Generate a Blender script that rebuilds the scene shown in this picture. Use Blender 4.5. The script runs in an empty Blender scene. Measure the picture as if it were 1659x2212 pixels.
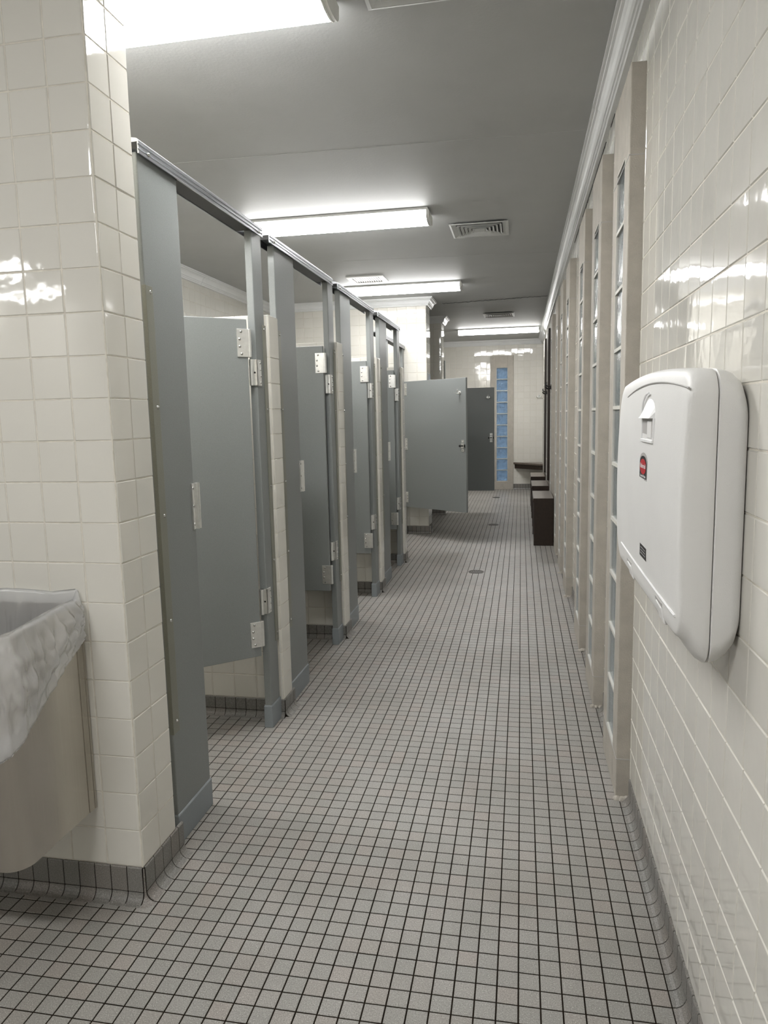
import bpy, bmesh, math, random
from mathutils import Vector, Matrix
random.seed(7)
scene = bpy.context.scene
COL = scene.collection

# ---------------------------------------------------------------- camera
FPX, IW, IH = 1546.3, 1659.0, 2212.0
YAW, PITCH, ROLL, CAMH = 0.1903, -0.13186, -0.0219, 1.3651
cy, sy, cp, sp = math.cos(YAW), math.sin(YAW), math.cos(PITCH), math.sin(PITCH)
FWD = Vector((-sy * cp, cy * cp, sp))
R0 = Vector((cy, sy, 0)); U0 = R0.cross(FWD)
RGT = math.cos(ROLL) * R0 + math.sin(ROLL) * U0
UPV = -math.sin(ROLL) * R0 + math.cos(ROLL) * U0
CAMPOS = Vector((0, 0, CAMH))
cam = bpy.data.cameras.new('camera')
cam.sensor_fit = 'HORIZONTAL'; cam.sensor_width = 36.0
cam.lens = FPX * 36.0 / IW
cam.clip_start = 0.02; cam.clip_end = 200
camo = bpy.data.objects.new('camera', cam); COL.objects.link(camo)
m = Matrix.Identity(4)
for r in range(3):
    m[r][0] = RGT[r]; m[r][1] = UPV[r]; m[r][2] = -FWD[r]; m[r][3] = CAMPOS[r]
camo.matrix_world = m
scene.camera = camo

# ---------------------------------------------------------------- world, exposure
LAMP = 12.5                       # radiance of the fluorescent diffusers
w = bpy.data.worlds.new('dusk_sky'); scene.world = w; w.use_nodes = True
_nt = w.node_tree; _g = _nt.nodes.new('ShaderNodeNewGeometry'); _s = _nt.nodes.new('ShaderNodeSeparateXYZ'); _r = _nt.nodes.new('ShaderNodeValToRGB')
_tc = _nt.nodes.new('ShaderNodeTexCoord'); _nt.links.new(_tc.outputs['Generated'], _s.inputs[0]); _nt.nodes.remove(_g)
_m = _nt.nodes.new('ShaderNodeMapRange'); _m.inputs[1].default_value = -1; _m.inputs[2].default_value = 1; _nt.links.new(_s.outputs[2], _m.inputs[0])
_e = _r.color_ramp.elements; _e[0].position = 0.46; _e[0].color = (0.03, 0.05, 0.08, 1); _e[1].position = 0.50; _e[1].color = (0.36, 0.56, 0.86, 1)
_x = _e.new(1.0); _x.color = (0.20, 0.36, 0.64, 1)
_nt.links.new(_m.outputs[0], _r.inputs[0]); _cl = _nt.nodes.new('ShaderNodeTexNoise'); _cl.inputs['Scale'].default_value = 7.0; _cl.inputs['Detail'].default_value = 5.0; _nt.links.new(_tc.outputs['Generated'], _cl.inputs['Vector'])
_cr = _nt.nodes.new('ShaderNodeMapRange'); _cr.inputs[1].default_value = 0.35; _cr.inputs[2].default_value = 0.65; _cr.inputs[3].default_value = 0.55; _cr.inputs[4].default_value = 1.7; _nt.links.new(_cl.outputs[0], _cr.inputs[0])
_mu = _nt.nodes.new('ShaderNodeVectorMath'); _mu.operation = 'SCALE'; _nt.links.new(_r.outputs[0], _mu.inputs[0]); _nt.links.new(_cr.outputs[0], _mu.inputs['Scale'])
_nt.links.new(_mu.outputs[0], _nt.nodes['Background'].inputs[0])
w.node_tree.nodes['Background'].inputs[1].default_value = 0.15
scene.view_settings.view_transform = 'Standard'
scene.view_settings.look = 'None'
scene.view_settings.gamma = 1.0
scene.view_settings.exposure = 2.36
scene.view_settings.use_curve_mapping = False

# ---------------------------------------------------------------- materials
def new_mat(name):
    m = bpy.data.materials.new(name); m.use_nodes = True
    nt = m.node_tree
    return m, nt, nt.nodes['Principled BSDF']
def N(nt, t, **kw):
    n = nt.nodes.new(t)
    for k, v in kw.items(): setattr(n, k, v)
    return n
def ramp(nt, src, stops):
    r = N(nt, 'ShaderNodeValToRGB')
    e = r.color_ramp.elements
    while len(e) < len(stops): e.new(0.5)
    for i, (p, c) in enumerate(stops):
        e[i].position = p; e[i].color = (*c, 1) if len(c) == 3 else c
    nt.links.new(src, r.inputs[0]); return r
def noise(nt, scale, detail=2.0, rough=0.5, vec=None):
    n = N(nt, 'ShaderNodeTexNoise')
    n.inputs['Scale'].default_value = scale; n.inputs['Detail'].default_value = detail
    n.inputs['Roughness'].default_value = rough
    if vec is not None: nt.links.new(vec, n.inputs['Vector'])
    return n
def wpos(nt):
    return N(nt, 'ShaderNodeNewGeometry').outputs['Position']
def bump(nt, b, src, dist, strength=1.0):
    n = N(nt, 'ShaderNodeBump'); n.inputs['Distance'].default_value = dist
    n.inputs['Strength'].default_value = strength
    nt.links.new(src, n.inputs['Height']); nt.links.new(n.outputs[0], b.inputs['Normal'])
def piece_random(nt):
    g = N(nt, 'ShaderNodeNewGeometry'); o = N(nt, 'ShaderNodeObjectInfo')
    a = N(nt, 'ShaderNodeMath', operation='ADD'); nt.links.new(g.outputs['Random Per Island'], a.inputs[0]); nt.links.new(o.outputs['Random'], a.inputs[1])
    f = N(nt, 'ShaderNodeMath', operation='FRACT'); nt.links.new(a.outputs[0], f.inputs[0])
    return f.outputs[0]
def mixc(nt, fac, a, b, mode='MIX'):
    n = N(nt, 'ShaderNodeMix', data_type='RGBA', blend_type=mode)
    for s, v in ((0, fac), (6, a), (7, b)):
        if hasattr(v, 'links') or hasattr(v, 'is_linked'): nt.links.new(v, n.inputs[s])
        elif s == 0: n.inputs[0].default_value = v
        else: n.inputs[s].default_value = (*v, 1)
    return n.outputs[2]

def simple(name, col, rough=0.5, metal=0.0, spec=None, bs=None, bd=0.0005, var=0.06, vs=6.0):
    m, nt, b = new_mat(name)
    p = wpos(nt)
    n = noise(nt, vs, 4, 0.6, p)
    r = ramp(nt, n.outputs[0], [(0.3, tuple(c * (1 - var) for c in col)), (0.7, tuple(min(1, c * (1 + var)) for c in col))])
    nt.links.new(r.outputs[0], b.inputs['Base Color'])
    b.inputs['Roughness'].default_value = rough; b.inputs['Metallic'].default_value = metal
    if spec is not None: b.inputs['Specular IOR Level'].default_value = spec
    if bs:
        n2 = noise(nt, bs, 2, 0.5, p); bump(nt, b, n2.outputs[0], bd)
    return m

def make_wall_tile(name, c0, c1):
    m, nt, b = new_mat(name)
    r = ramp(nt, piece_random(nt), [(0.0, c0), (1.0, c1)])
    nt.links.new(r.outputs[0], b.inputs['Base Color'])
    b.inputs['Roughness'].default_value = 0.045
    b.inputs['Coat Weight'].default_value = 0.3; b.inputs['Coat Roughness'].default_value = 0.03
    n = noise(nt, 22, 1.5, 0.5, wpos(nt)); bump(nt, b, n.outputs[0], 0.0005)
    return m
M = {}
M['tile'] = make_wall_tile('cream_glazed_tile', (0.68, 0.662, 0.608), (0.71, 0.692, 0.638))
M['grout'] = simple('pale_grout', (0.66, 0.625, 0.55), 0.85, var=0.12, vs=30)
M['ceiling'] = simple('ceiling_paint', (0.44, 0.447, 0.442), 0.6, bs=90, bd=0.0006, var=0.03, vs=3)
M['crown'] = simple('white_gloss_paint', (0.72, 0.73, 0.73), 0.35, var=0.03)
M['dark'] = simple('black_void', (0.01, 0.01, 0.01), 0.7)
M['concrete'] = simple('painted_concrete', (0.43, 0.40, 0.35), 0.7, bs=220, bd=0.0015, var=0.09, vs=14)
M['mortar'] = simple('white_mortar', (0.62, 0.61, 0.56), 0.7)
M['steel'] = None

def make_floor_tile(name, dark=1.0):
    m, nt, b = new_mat(name)
    p = wpos(nt)
    n1 = noise(nt, 330, 3, 0.8, p)
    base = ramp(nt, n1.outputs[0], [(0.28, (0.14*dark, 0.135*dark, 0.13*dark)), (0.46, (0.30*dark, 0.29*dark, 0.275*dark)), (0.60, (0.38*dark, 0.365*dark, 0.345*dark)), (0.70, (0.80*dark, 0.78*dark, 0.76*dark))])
    tint = ramp(nt, piece_random(nt), [(0.0, (0.84, 0.85, 0.84)), (0.5, (0.90, 0.90, 0.89)), (0.85, (0.92, 0.89, 0.87)), (1.0, (0.93, 0.88, 0.855))])
    c = mixc(nt, 1.0, base.outputs[0], tint.outputs[0], 'MULTIPLY')
    n3 = noise(nt, 2.2, 4, 0.6, p)
    st = ramp(nt, n3.outputs[0], [(0.35, (0.86, 0.85, 0.83)), (0.65, (1.04, 1.04, 1.04))])
    c = mixc(nt, 1.0, c, st.outputs[0], 'MULTIPLY')
    nt.links.new(c, b.inputs['Base Color'])
    b.inputs['Roughness'].default_value = 0.38
    bump(nt, b, n1.outputs[0], 0.0006)
    return m
M['floor_tile'] = make_floor_tile('speckled_quarry_tile')
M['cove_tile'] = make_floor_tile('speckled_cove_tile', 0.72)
M['floor_grout'] = simple('dark_floor_grout', (0.014, 0.010, 0.007), 0.9, spec=0.08, var=0.3, vs=9)

def make_partition(name, col, rough=0.42):
    m, nt, b = new_mat(name)
    p = wpos(nt)
    n = noise(nt, 380, 2, 0.5, p)
    r = ramp(nt, n.outputs[0], [(0.3, tuple(c * 0.93 for c in col)), (0.7, tuple(c * 1.06 for c in col))])
    nt.links.new(r.outputs[0], b.inputs['Base Color'])
    b.inputs['Roughness'].default_value = rough
    n2 = noise(nt, 260, 2, 0.5, p); bump(nt, b, n2.outputs[0], 0.0003)
    return m
M['panel'] = make_partition('grey_powder_coat', (0.215, 0.228, 0.225))
M['panel_edge'] = make_partition('grey_powder_coat_shoe', (0.24, 0.265, 0.28))
M['strip'] = make_partition('reflection_tinted_strip', (0.20, 0.20, 0.165), 0.3)  # panel grey with a darker, olive reflected tone put into the colour

def make_metal(name, col, rough, streak=(4, 4, 300), amt=0.12, bd=0.0001):
    m, nt, b = new_mat(name)
    mp = N(nt, 'ShaderNodeMapping'); nt.links.new(wpos(nt), mp.inputs[0]); mp.inputs['Scale'].default_value = streak
    n = noise(nt, 1.0, 3, 0.6, mp.outputs[0])
    r = ramp(nt, n.outputs[0], [(0.3, tuple(c * (1 - amt) for c in col)), (0.7, tuple(min(1, c * (1 + amt)) for c in col))])
    nt.links.new(r.outputs[0], b.inputs['Base Color'])
    b.inputs['Metallic'].default_value = 1.0; b.inputs['Roughness'].default_value = rough
    bump(nt, b, n.outputs[0], bd)
    return m
M['steel'] = make_metal('brushed_stainless', (0.56, 0.53, 0.48), 0.27, (160, 160, 3), 0.03, 0.00003)
M['rail'] = make_metal('worn_aluminium', (0.40, 0.41, 0.43), 0.42, (60, 3, 260), 0.35, 0.0006)
M['cast'] = make_metal('satin_hardware', (0.78, 0.78, 0.76), 0.38, (60, 60, 60), 0.06)
M['chrome'] = simple('chrome_screw', (0.5, 0.5, 0.48), 0.18, 1.0)
M['plastic'] = simple('white_grey_plastic', (0.76, 0.755, 0.74), 0.42, bs=500, bd=0.0003, var=0.02)
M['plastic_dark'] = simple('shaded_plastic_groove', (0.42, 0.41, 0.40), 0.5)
M['black'] = simple('black_print', (0.012, 0.012, 0.014), 0.35)
M['red'] = simple('red_print', (0.50, 0.02, 0.03), 0.35)
M['white'] = simple('white_print', (0.80, 0.80, 0.80), 0.45)
M['grey_print'] = simple('grey_print', (0.35, 0.35, 0.36), 0.45)
M['bench'] = simple('dark_brown_laminate', (0.024, 0.014, 0.009), 0.35, var=0.25, vs=40)
M['bench_top'] = simple('sheen_brown_bench_top', (0.13, 0.105, 0.085), 0.30, var=0.2, vs=20)  # lighter than the laminate: glossy sheen on the seats put into the colour
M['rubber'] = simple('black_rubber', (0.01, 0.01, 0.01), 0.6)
M['lamp_body'] = simple('white_enamel', (0.75, 0.75, 0.72), 0.4)
M['vent'] = simple('grey_vent_enamel', (0.55, 0.56, 0.55), 0.45)
M['drain'] = simple('dark_bronze_drain', (0.06, 0.05, 0.04), 0.4, 0.6)

def make_lens(LAMP):
    m, nt, b = new_mat('prismatic_lamp_lens')
    e = N(nt, 'ShaderNodeEmission')
    mp = N(nt, 'ShaderNodeMapping'); mp.inputs['Scale'].default_value = (260, 260, 260); nt.links.new(wpos(nt), mp.inputs[0])
    v = N(nt, 'ShaderNodeTexVoronoi'); v.inputs['Scale'].default_value = 1.0; nt.links.new(mp.outputs[0], v.inputs['Vector'])
    r = ramp(nt, v.outputs['Distance'], [(0.0, (1.0, 0.99, 0.975)), (0.8, (0.92, 0.915, 0.90))])
    nt.links.new(r.outputs[0], e.inputs[0])
    # the tubes sit over the flat of the lens, its flanks give less light
    sp = N(nt, 'ShaderNodeSeparateXYZ'); nt.links.new(N(nt, 'ShaderNodeNewGeometry').outputs['True Normal'], sp.inputs[0])
    mr = N(nt, 'ShaderNodeMapRange'); mr.inputs[1].default_value = 0.0; mr.inputs[2].default_value = -0.95; mr.inputs[3].default_value = LAMP * 0.16; mr.inputs[4].default_value = LAMP
    nt.links.new(sp.outputs[2], mr.inputs[0]); nt.links.new(mr.outputs[0], e.inputs[1])
    out = nt.nodes['Material Output']; nt.links.new(e.outputs[0], out.inputs[0])
    return m
M['lens'] = make_lens(LAMP); M['lens_dim'] = make_lens(LAMP * 0.55); M['lens_mid'] = make_lens(LAMP * 0.82)   # weaker lens copies, keeping the nearby tiled walls from overexposing

def make_glass(nm, bd, df_, sc=55):
    m, nt, b = new_mat(nm)
    b.inputs['Base Color'].default_value = (0.86, 0.95, 0.95, 1)
    b.inputs['Roughness'].default_value = 0.03
    b.inputs['Transmission Weight'].default_value = 1.0
    b.inputs['IOR'].default_value = 1.48
    n = noise(nt, sc, 2, 0.5, wpos(nt)); n.inputs['Distortion'].default_value = 1.8
    bump(nt, b, n.outputs[0], bd)
    d = N(nt, 'ShaderNodeBsdfDiffuse'); d.inputs[0].default_value = (0.55, 0.60, 0.60, 1)
    mx = N(nt, 'ShaderNodeMixShader'); mx.inputs[0].default_value = df_
    nt.links.new(b.outputs[0], mx.inputs[1]); nt.links.new(d.outputs[0], mx.inputs[2]); nt.links.new(mx.outputs[0], nt.nodes['Material Output'].inputs[0])
    return m
M['glass'] = make_glass('streaky_glass_block', 0.0022, 0.13); M['glass_wavy'] = make_glass('rippled_glass_block', 0.02, 0.08, 32)

def make_bag():
    m, nt, b = new_mat('clear_plastic_liner')
    out = nt.nodes['Material Output']; nt.nodes.remove(b)
    mp = N(nt, 'ShaderNodeMapping'); mp.inputs['Scale'].default_value = (13, 13, 6); mp.inputs['Rotation'].default_value = (0.3, 0.5, 0.0); nt.links.new(wpos(nt), mp.inputs[0])
    n = noise(nt, 1.0, 3, 0.55, mp.outputs[0]); n.noise_type = 'RIDGED_MULTIFRACTAL'; n.inputs['Distortion'].default_value = 0.6
    bp = N(nt, 'ShaderNodeBump'); bp.inputs['Distance'].default_value = 0.014; nt.links.new(n.outputs[0], bp.inputs['Height'])
    tr = N(nt, 'ShaderNodeBsdfTransparent'); tl = N(nt, 'ShaderNodeBsdfTranslucent'); tl.inputs[0].default_value = (0.96, 0.97, 0.99, 1)
    df = N(nt, 'ShaderNodeBsdfDiffuse'); df.inputs[0].default_value = (0.96, 0.97, 0.99, 1)
    gl = N(nt, 'ShaderNodeBsdfGlossy'); gl.inputs['Roughness'].default_value = 0.16
    for q in (tl, df, gl): nt.links.new(bp.outputs[0], q.inputs['Normal'])
    body = N(nt, 'ShaderNodeMixShader'); body.inputs[0].default_value = 0.45; nt.links.new(df.outputs[0], body.inputs[1]); nt.links.new(tl.outputs[0], body.inputs[2])
    r = ramp(nt, n.outputs[0], [(0.25, (0.36, 0.36, 0.36)), (0.9, (0.86, 0.86, 0.86))])
    film = N(nt, 'ShaderNodeMixShader'); nt.links.new(r.outputs[0], film.inputs[0]); nt.links.new(tr.outputs[0], film.inputs[1]); nt.links.new(body.outputs[0], film.inputs[2])
    lw = N(nt, 'ShaderNodeLayerWeight'); nt.links.new(bp.outputs[0], lw.inputs['Normal']); fr = N(nt, 'ShaderNodeMapRange'); fr.inputs[1].default_value = 0.3; fr.inputs[3].default_value = 0.10; fr.inputs[4].default_value = 0.5; nt.links.new(lw.outputs['Facing'], fr.inputs[0])
    sh = N(nt, 'ShaderNodeMixShader'); nt.links.new(fr.outputs[0], sh.inputs[0]); nt.links.new(film.outputs[0], sh.inputs[1]); nt.links.new(gl.outputs[0], sh.inputs[2])
    nt.links.new(sh.outputs[0], out.inputs[0])
    return m
M['bag'] = make_bag()

# ---------------------------------------------------------------- object helpers
def link(o, parent=None):
    COL.objects.link(o)
    if parent is not None: o.parent = parent
    return o
def tag(o, label=None, cat=None, group=None, kind=None):
    if label: o['label'] = label
    if cat: o['category'] = cat
    if group: o['group'] = group
    if kind: o['kind'] = kind
    return o
def thing(name, label, cat, loc=(0, 0, 0), group=None):
    o = bpy.data.objects.new(name, None); o.empty_display_size = 0.05
    o.location = loc; link(o); tag(o, label, cat, group)
    return o
class MB:
    def __init__(s): s.v = []; s.f = []; s.mi = []; s.cur = 0
    def add(s, vs, fs):
        o = len(s.v); s.v += [tuple(v) for v in vs]; s.f += [tuple(i + o for i in f) for f in fs]; s.mi += [s.cur] * len(fs); return s
    def box(s, x0, x1, y0, y1, z0, z1, mat=None):
        vs = [Vector((x, y, z)) for x in (x0, x1) for y in (y0, y1) for z in (z0, z1)]
        if mat is not None: vs = [mat @ v for v in vs]
        return s.add(vs, [(0, 1, 3, 2), (4, 6, 7, 5), (0, 4, 5, 1), (2, 3, 7, 6), (0, 2, 6, 4), (1, 5, 7, 3)])
    def prism(s, poly, d, flip=False):       # poly: list of 3-D points, d: extrusion vector
        n = len(poly); d = Vector(d); a = [Vector(p) for p in poly]; b = [p + d for p in a]
        return s.add(a + b, [tuple(range(n))[::-1], tuple(range(n, 2 * n))] + [(i, (i + 1) % n, (i + 1) % n + n, i + n) for i in range(n)])
    def cyl(s, c, ax, r, h, n=12, r2=None):
        c = Vector(c); ax = Vector(ax).normalized(); u = ax.orthogonal().normalized(); w_ = ax.cross(u)
        r2 = r if r2 is None else r2
        a = [c + (u * math.cos(t) + w_ * math.sin(t)) * r for t in [2 * math.pi * i / n for i in range(n)]]
        b = [c + ax * h + (u * math.cos(t) + w_ * math.sin(t)) * r2 for t in [2 * math.pi * i / n for i in range(n)]]
        return s.add(a + b, [tuple(range(n))[::-1], tuple(range(n, 2 * n))] + [(i, (i + 1) % n, (i + 1) % n + n, i + n) for i in range(n)])
    def dome(s, c, ax, r, h, n=12):
        c = Vector(c); ax = Vector(ax).normalized(); u = ax.orthogonal().normalized(); w_ = ax.cross(u)
        vs = []; k = 4
        for j in range(k):
            a = j / k * math.pi / 2
            for i in range(n):
                t = 2 * math.pi * i / n
                vs.append(c + (u * math.cos(t) + w_ * math.sin(t)) * r * math.cos(a) + ax * h * math.sin(a))
        vs.append(c + ax * h)
        fs = [(j * n + i, j * n + (i + 1) % n, (j + 1) * n + (i + 1) % n, (j + 1) * n + i) for j in range(k - 1) for i in range(n)]
        fs += [((k - 1) * n + i, (k - 1) * n + (i + 1) % n, k * n) for i in range(n)] + [tuple(range(n))[::-1]]
        return s.add(vs, fs)
    def tube(s, pts, r, n=8):
        pts = [Vector(p) for p in pts]; rings = []
        for i, p in enumerate(pts):
            d = (pts[min(i + 1, len(pts) - 1)] - pts[max(i - 1, 0)]).normalized()
            u = d.cross(Vector((0.13, 0.31, 0.94))).normalized(); w_ = d.cross(u)
            rings.append([p + (u * math.cos(t) + w_ * math.sin(t)) * r for t in [2 * math.pi * k / n for k in range(n)]])
        vs = [v for rg in rings for v in rg]
        fs = [(j * n + i, j * n + (i + 1) % n, (j + 1) * n + (i + 1) % n, (j + 1) * n + i) for j in range(len(pts) - 1) for i in range(n)]
        fs += [tuple(range(n))[::-1], tuple(range((len(pts) - 1) * n, len(pts) * n))]
        return s.add(vs, fs)
    def build(s, name, mat, parent=None, smooth=False, bevel=0.0, org=None, seg=2, fix=True):
        me = bpy.data.meshes.new(name)
        vs = s.v
        if org is not None: vs = [(v[0] - org[0], v[1] - org[1], v[2] - org[2]) for v in vs]
        me.from_pydata(vs, [], s.f); 
        mats = mat if isinstance(mat, (list, tuple)) else [mat]
        for k in mats: me.materials.append(M[k])
        if len(mats) > 1: me.polygons.foreach_set('material_index', s.mi)
        if fix and len(s.f) < 20000:
            bm = bmesh.new(); bm.from_mesh(me); bmesh.ops.recalc_face_normals(bm, faces=bm.faces); bm.to_mesh(me); bm.free()
        if smooth:
            me.polygons.foreach_set('use_smooth', [True] * len(me.polygons))
            me.set_sharp_from_angle(angle=math.radians(38))
        me.update()
        o = bpy.data.objects.new(name, me); link(o, parent)
        if parent is not None and org is None:
            o.location = -Vector(parent_world(parent))
        if org is not None:
            o.location = Vector(org) - (Vector(parent_world(parent)) if parent is not None else Vector())
        if bevel:
            b = o.modifiers.new('bevel', 'BEVEL'); b.width = bevel; b.segments = seg; b.limit_method = 'ANGLE'
        return o
def parent_world(o):
    v = Vector()
    while o is not None: v += o.location; o = o.parent
    return v
def struct(o):
    o['kind'] = 'structure'; return o

def project(p):
    d = p - CAMPOS; z = d.dot(FWD)
    if z < 0.05: return None
    return IW / 2 + FPX * d.dot(RGT) / z, IH / 2 - FPX * d.dot(UPV) / z, z

# ---------------------------------------------------------------- tile fields
def tile_verts(wd, ht, t=0.006, c=0.0020, jit=0.0):
    a, b = wd / 2, ht / 2
    v = [(-a, -b, -t), (a, -b, -t), (a, b, -t), (-a, b, -t), (-a, -b, -c), (a, -b, -c), (a, b, -c), (-a, b, -c),
         (-a + c, -b + c, 0), (a - c, -b + c, 0), (a - c, b - c, 0), (-a + c, b - c, 0)]
    return v
TF = [(8, 9, 10, 11)] + [(4 + i, 4 + (i + 1) % 4, 8 + (i + 1) % 4, 8 + i) for i in range(4)] + [(i, (i + 1) % 4, 4 + (i + 1) % 4, 4 + i) for i in range(4)]
_cache = {}
def tile_mesh(wd, ht, t, c, mat, name):
    k = (round(wd, 4), round(ht, 4), t, c, mat)
    if k not in _cache:
        me = bpy.data.meshes.new(name); me.from_pydata(tile_verts(wd, ht, t, c), [], TF); me.materials.append(M[mat]); me.update()
        _cache[k] = me
    return _cache[k]
def clip_holes(rects, holes):
    for (a, b, c, d) in holes:
        out = []
        for (u0, u1, v0, v1) in rects:
            if u1 <= a or u0 >= b or v1 <= c or v0 >= d: out.append((u0, u1, v0, v1)); continue
            if u0 < a: out.append((u0, a, v0, v1)); u0 = a
            if u1 > b: out.append((b, u1, v0, v1)); u1 = b
            if v0 < c: out.append((u0, u1, v0, c))
            if v1 > d: out.append((u0, u1, d, v1))
        rects = out
    return rects
def lines(a, b, off, pitch):
    i0 = math.ceil((a - off) / pitch + 1e-6); L = [a]
    x = off + i0 * pitch
    while x < b - 1e-6: L.append(x); x += pitch
    L.append(b); return L
def tiled(parent, O, U, V, ur, vr, uo, vo, pu, pv, holes=(), gap=0.0025, mat='tile', name='tile', t=0.006, c=0.0021,
          limit=300, minpx=9.5, tilt=0.004, ulines=None, visible=True, lift=0.0):
    O, U, V = Vector(O), Vector(U), Vector(V); Nn = U.cross(V)
    ul = ulines or lines(ur[0], ur[1], uo, pu); vl = lines(vr[0], vr[1], vo, pv)
    recs = []
    for i in range(len(ul) - 1):
        for j in range(len(vl) - 1):
            for (u0, u1, v0, v1) in clip_holes([(ul[i], ul[i + 1], vl[j], vl[j + 1])], holes):
                wd, ht = u1 - u0 - (gap[0] if isinstance(gap, tuple) else gap), v1 - v0 - (gap[1] if isinstance(gap, tuple) else gap)
                if wd < 0.008 or ht < 0.008: continue
                P = O + U * (u0 + u1) / 2 + V * (v0 + v1) / 2
                sc = 0
                if visible:
                    q = project(P)
                    if q and -30 < q[0] < IW + 30 and -30 < q[1] < IH + 30 and (CAMPOS - P).dot(Nn) > 0:
                        qa = project(P - U * wd / 2 - V * ht / 2); qb = project(P + U * wd / 2 - V * ht / 2); qc = project(P - U * wd / 2 + V * ht / 2)
                        if qa and qb and qc:
                            e1 = (qb[0] - qa[0], qb[1] - qa[1]); e2 = (qc[0] - qa[0], qc[1] - qa[1])
                            if max(math.hypot(*e1), math.hypot(*e2)) >= minpx: sc = abs(e1[0] * e2[1] - e1[1] * e2[0])
                recs.append((sc, P, wd, ht))
    recs.sort(key=lambda r: -r[0])
    mb = MB(); pw = parent_world(parent); n_ind = 0
    base = Matrix((( U.x, V.x, Nn.x), (U.y, V.y, Nn.y), (U.z, V.z, Nn.z)))
    for (sc, P, wd, ht) in recs:
        T = Matrix.Rotation(random.gauss(0, tilt), 3, 'X') @ Matrix.Rotation(random.gauss(0, tilt), 3, 'Y')
        Rm = base @ T
        P = P + Nn * (lift + random.uniform(-0.0002, 0.0002))
        if sc > 30 and n_ind < limit:
            n_ind += 1
            o = bpy.data.objects.new(name, tile_mesh(wd, ht, t, c, mat, name)); link(o, parent)
            o.location = P - pw; o.rotation_euler = Rm.to_euler()
        else:
            mb.add([Rm @ Vector(v) + P for v in tile_verts(wd, ht, t, c)], TF)
    if mb.v:
        o = mb.build(name + '_field', mat, parent, fix=False); o['kind'] = 'stuff'
    return n_ind

def bullnose_column(parent, corner, face_n, side_n, z_lines, width, r=0.012, name='corner_tile', gap=0.0025):
    """tiles whose outer vertical edge is rounded. corner = xy of the arris, face_n/side_n = 2-D outward normals"""
    fn, sn = Vector((*face_n, 0)), Vector((*side_n, 0)); pw = parent_world(parent); meshes = {}
    for j in range(len(z_lines) - 1):
        h = z_lines[j + 1] - z_lines[j] - gap; key = round(h, 4)
        if key not in meshes:
            prof = [(-width + gap, -0.006), (-width + gap, -0.0016), (-width + gap + 0.0016, 0.0)]
            for k in range(6):
                a = k / 5 * math.pi / 2
                prof.append((-r + r * math.sin(a), -r + r * math.cos(a)))
            prof.append((-0.001, -0.016)); prof.append((-0.02, -0.016))
            mb = MB(); c = 0.0012
            pts = [sn * a + fn * b for a, b in prof]; n = len(pts)
            vs = []
            for zz, ins in ((-h / 2, c), (-h / 2 + c, 0), (h / 2 - c, 0), (h / 2, c)):
                for (a, b), p in zip(prof, pts):
                    vs.append(p - (fn * ins if b > -0.003 else Vector()) - (sn * ins if a > -0.003 else Vector()) + Vector((0, 0, zz)))
            fs = [(k * n + i, k * n + (i + 1) % n, (k + 1) * n + (i + 1) % n, (k + 1) * n + i) for k in range(3) for i in range(n)]
            fs += [tuple(range(n))[::-1], tuple(range(3 * n, 4 * n))]
            mb.add(vs, fs)
            o = mb.build(name, 'tile', parent, smooth=True); meshes[key] = o.data
        else:
            o = bpy.data.objects.new(name, meshes[key]); link(o, parent)
        o.location = Vector((corner[0], corner[1], (z_lines[j] + z_lines[j + 1]) / 2)) - pw

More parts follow.
